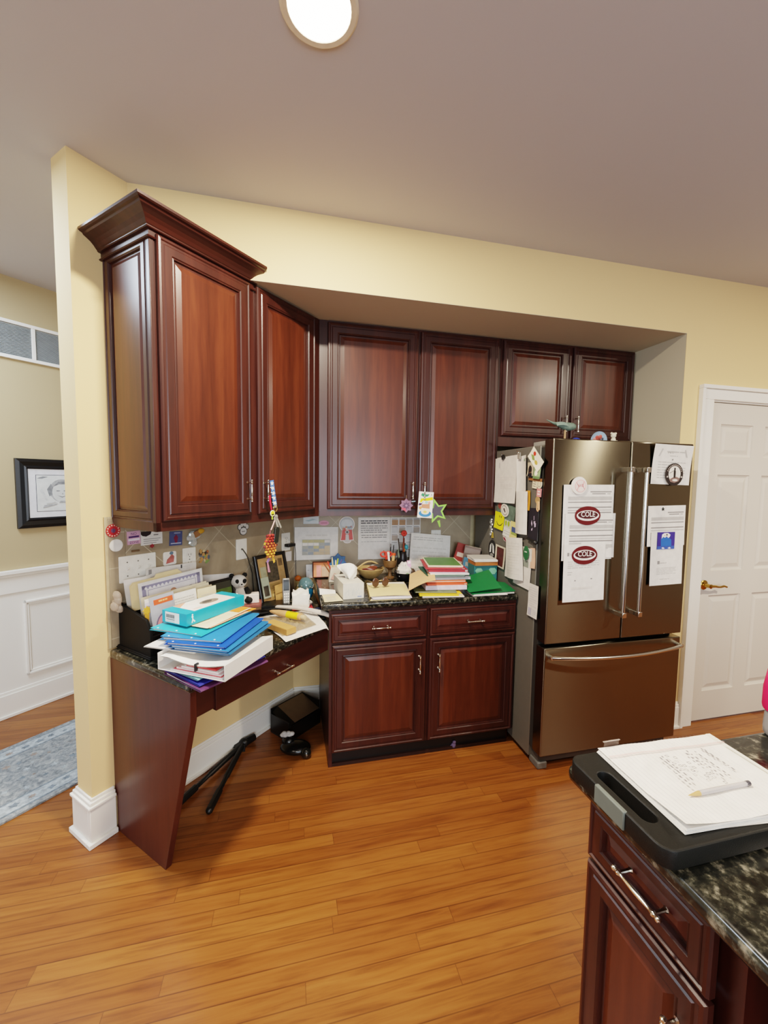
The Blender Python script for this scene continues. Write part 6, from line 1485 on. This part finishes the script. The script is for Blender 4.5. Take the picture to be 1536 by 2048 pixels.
for i in range(7): mb.ball((-.036+r.uniform(-.030, .032), -.415+r.uniform(-.014, .014), .088+r.uniform(-.008, .012)), (.016, .014, .012), WPK, 8, 6)
tag(mb.build('white_cable_bundle', ang=.6), 'small bundle of white cable on the black device on the floor', 'cable')
dv = thing('black_device', 'glossy black rounded gadget on the floor in front of the tray box', 'device', (.005, -.450, 0), -.25)
mb = MB(); mb.ball((0, 0, .032), (.088, .060, .032), P('#12110e', .2), 20, 12); mb.ball((-.045, .025, .050), (.040, .036, .034), P('#12110e', .25), 16, 10); mb.build('body', dv)
mb = MB(); mb.ball((.070, -.045, .030), (.030, .026, .028), P('#1a1915', .15), 14, 10); mb.ball((.078, -.070, .034), (.007, .004, .007), P('#8d8a80', .15, .8), 10, 6); mb.build('lens', dv)

mb = MB(); LAV = P('#6a5a7c', .7); mb.ball((0, 0, .016), (.016, .012, .016), LAV, 10, 7); mb.ball((.004, -.002, .036), (.011, .009, .010), LAV, 10, 7); mb.ball((-.014, .0, .012), (.009, .008, .008), LAV, 8, 6)
tag(mb.build('small_toy', loc=(.905, -.604, 0)), 'tiny purple toy tucked at the toe kick under the right base door', 'toy')
# ================================================================== on the island
mbd = thing('cutting_board', 'black cutting board with a slot handle on the island corner', 'cutting board', (.563, -2.228, .9145))
cu = bpy.data.curves.new('board', 'CURVE'); cu.dimensions = '2D'; cu.fill_mode = 'BOTH'; cu.extrude = .014; cu.bevel_depth = .004; cu.bevel_resolution = 2
def spline(cu, pts):
    sp = cu.splines.new('POLY'); sp.points.add(len(pts)-1); sp.use_cyclic_u = True
    for q, (x, y) in zip(sp.points, pts): q.co = (x, y, 0, 1)
spline(cu, [(x+.195, y+.122) for x, y in rrect(.382, .236, .022, 6)])
spline(cu, [(x+.036, y+.122) for x, y in rrect(.038, .138, .0185, 7)])
ob = bpy.data.objects.new('board', cu); COL.objects.link(ob); bpy.context.view_layer.update()
bme = bpy.data.meshes.new_from_object(ob.evaluated_get(bpy.context.evaluated_depsgraph_get())); bpy.data.objects.remove(ob)
mb = MB(); BBD = P('#10100d', .5, var=.06, bump=.2, scale=400, spec=.3); mb.mesh(bme, BBD, Matrix.Translation((0, 0, .0185)))
mb.build('board', mbd, ang=.5)
mb = MB(); mb.box(-.0035, .006, .085, .158, .001, .0375, P('#5a605a', .6)); mb.build('grip', mbd, bev=.002, label='grey rubber grip on the edge')
ZP = .9515
npd = thing('legal_pad', 'white ruled legal pad with handwriting lying on the black cutting board', 'notepad', (.7815, -2.104, ZP+.001), -.045)
PW_, PH_ = .300, .216
mb = MB()
for i in range(5): mb.box(-PW_/2-.002+.001*i, PW_/2, -PH_/2+.0012*(i % 3)-.001, PH_/2-.0008*i, .0018*i, .0018*i+.0016, P('#e9e4dc', .8))
mb.build('pages', npd)
mb = MB()
RUL = P('#b9b6c4', .8); REDL = P('#d9a9a4', .8); PEN = P('#7a7678', .8)
pr = []
for i in range(26): y_ = i/26; pr.append(('r', .02+.033*i, .0, .0215+.033*i, 1, RUL))
pr.append(('r', 0, .835, 1, .842, REDL)); pr.append(('r', 0, .848, 1, .852, REDL))
r = random.Random(17)
def scr(x, y, n, stp): # a column of handwriting running toward the viewer
    yy = y
    for i in range(n):
        l = r.uniform(.02, .055)
        pr.append(('p', [(x, yy), (x+.010, yy-.01), (x+.006, yy-l), (x-.004, yy-l+.01)], PEN)); yy -= l+r.uniform(.008, .02)
scr(.76, .78, 6, 0); scr(.745, .80, 3, 0); scr(.66, .76, 7, 0); scr(.60, .78, 8, 0); scr(.565, .74, 4, 0)
for i in range(12):
    x, y = r.uniform(.38, .56), r.uniform(.30, .72)
    pr.append(('fr', x, y, x+.022, y+.03, .004, PEN))
scr(.36, .74, 7, 0); scr(.33, .72, 4, 0); scr(.30, .5, 4, 0)
curlp = lambda x, y: .0095+.0+.012*max(0, (-x/.15-.55))*max(0, -y/.108-.2)*2.2+.0008*math.sin(x*60)
sheet(mb, PW_, PH_, P('#efe9df', .8, spec=.2), pr, curlp, nx=14, ny=10)
mb.build('top_sheet', npd, ang=1.)
mb = MB(); mb.box(PW_/2-.012, PW_/2, -PH_/2, PH_/2, .0002, .0118, P('#e6e0d2', .7)); mb.box(PW_/2-.0125, PW_/2-.010, -.03, .06, .0119, .0123, P('#b9b4a4', .7)); mb.build('binding', npd)
paper('loose_sheet', 'loose white sheet poking out below the legal pad', Matrix.Translation((.745, -2.140, ZP+.0003)) @ Matrix.Rotation(-.10, 4, 'Z'), .18, .145, PAPER_W)
pn = thing('ballpoint_pen', 'clear ballpoint pen with a tan tip lying on the legal pad', 'pen', (.774, -2.150, ZP+.0155), .0)
mb = MB(); mb.lathe([(.0042, -.050), (.0046, -.045), (.0046, .066), (.0042, .068)], P('#d9d2cf', .1, 0., .03, 30., .35), 8, AX); mb.build('barrel', pn)
mb = MB(); mb.tube([(-.055, 0, 0), (.03, 0, 0)], .0018, P('#6a5550', .5), 6); mb.build('ink_tube', pn)
mb = MB(); mb.lathe([(.0006, -.076), (.0014, -.072), (.0040, -.056), (.0045, -.050)], P('#c09a62', .35), 10, AX); mb.build('tip', pn)
mb = MB(); mb.lathe([(.0047, .064), (.0047, .073), (.003, .075)], P('#3c3a40', .4), 10, AX); mb.build('cap', pn)
mb = MB(); CLR = P('#b9a89c', .08, 0., .02, 30., 0., .16); mb.grid(4, 2, lambda a, b: (.652+.040*a, -1.990+.004*math.sin(a*3), ZP+.001+.022*b), CLR); mb.box(.650, .694, -1.991, -1.988, ZP+.0225, ZP+.0235, P('#b9aaa0', .2, alpha=.5)); tag(mb.build('clear_plastic_strip', ang=1.), 'clear plastic strip standing at the far corner of the legal pad', 'strip')
bt = thing('water_bottle', 'clear plastic bottle with a hot pink top at the right edge of the island', 'bottle', (1.195, -1.995, ZC))
mb = MB(); mb.lathe([(.040, 0), (.043, .004), (.044, .02), (.042, .06), (.046, .085), (.046, .09), (.002, .09)], P('#b3b0ae', .12, 0., .04, 30., .3), 28); mb.build('body', bt)
mb = MB(); PK = P('#d8285a', .35); mb.lathe([(.047, .066), (.049, .075), (.049, .12), (.043, .165), (.030, .180), (.018, .184), (.018, .21), (.004, .212)], PK, 28); mb.build('lid', bt)

# ================================================================== light
def area(name, loc, rot, size, power, col, shape='RECTANGLE', sy=None, spread=None):
    l = bpy.data.lights.new(name, 'AREA'); l.energy = power; l.color = col; l.shape = shape; l.size = size
    if sy: l.size_y = sy
    if spread: l.spread = spread
    o = bpy.data.objects.new(name, l); COL.objects.link(o); o.location = loc; o.rotation_euler = rot
    return o
WARM = (1, .86, .68)
for i, (x, y) in enumerate(((.05, -1.548), (3.15, -2.6), (.75, -3.4), (2.2, -3.6), (-1.5, -3.6), (-.6, -4.9))):
    area('can_light', (x, y, HC-.008), (0, 0, 0), .15, (58, 62, 9, 8, 14, 14)[i], WARM, 'DISK')
hl = W(-1.7, .72, HC-.03)
area('hall_fill', hl, (0, 0, 0), .9, 48, (.74, .86, 1), 'DISK')  # added unseen fill, stands in for the hall's cool daylight
area('window_daylight', (.4, -5.88, 1.62), (PI/2, 0, 0), 2.5, 90, (.80, .90, 1), 'RECTANGLE', 1.4)
area('hall_daylight', (-5.86, -4.95, 1.5), (PI/2, 0, -PI/2), 1.3, 70, (.78, .89, 1), 'RECTANGLE', 1.8)
w_ = bpy.data.worlds.new('world'); scene.world = w_; w_.use_nodes = True
bg = w_.node_tree.nodes['Background']; bg.inputs[0].default_value = (.75, .86, 1, 1); bg.inputs[1].default_value = 1.2
scene.view_settings.view_transform = 'Filmic'
scene.view_settings.look = 'Medium High Contrast'
scene.view_settings.exposure = 0.28
scene.cycles.max_bounces = 8; scene.cycles.diffuse_bounces = 5; scene.cycles.glossy_bounces = 4; scene.cycles.transmission_bounces = 6; scene.cycles.transparent_max_bounces = 8
scene.cycles.caustics_reflective = False; scene.cycles.caustics_refractive = False; scene.cycles.sample_clamp_indirect = 6
scene.cycles.use_denoising = True
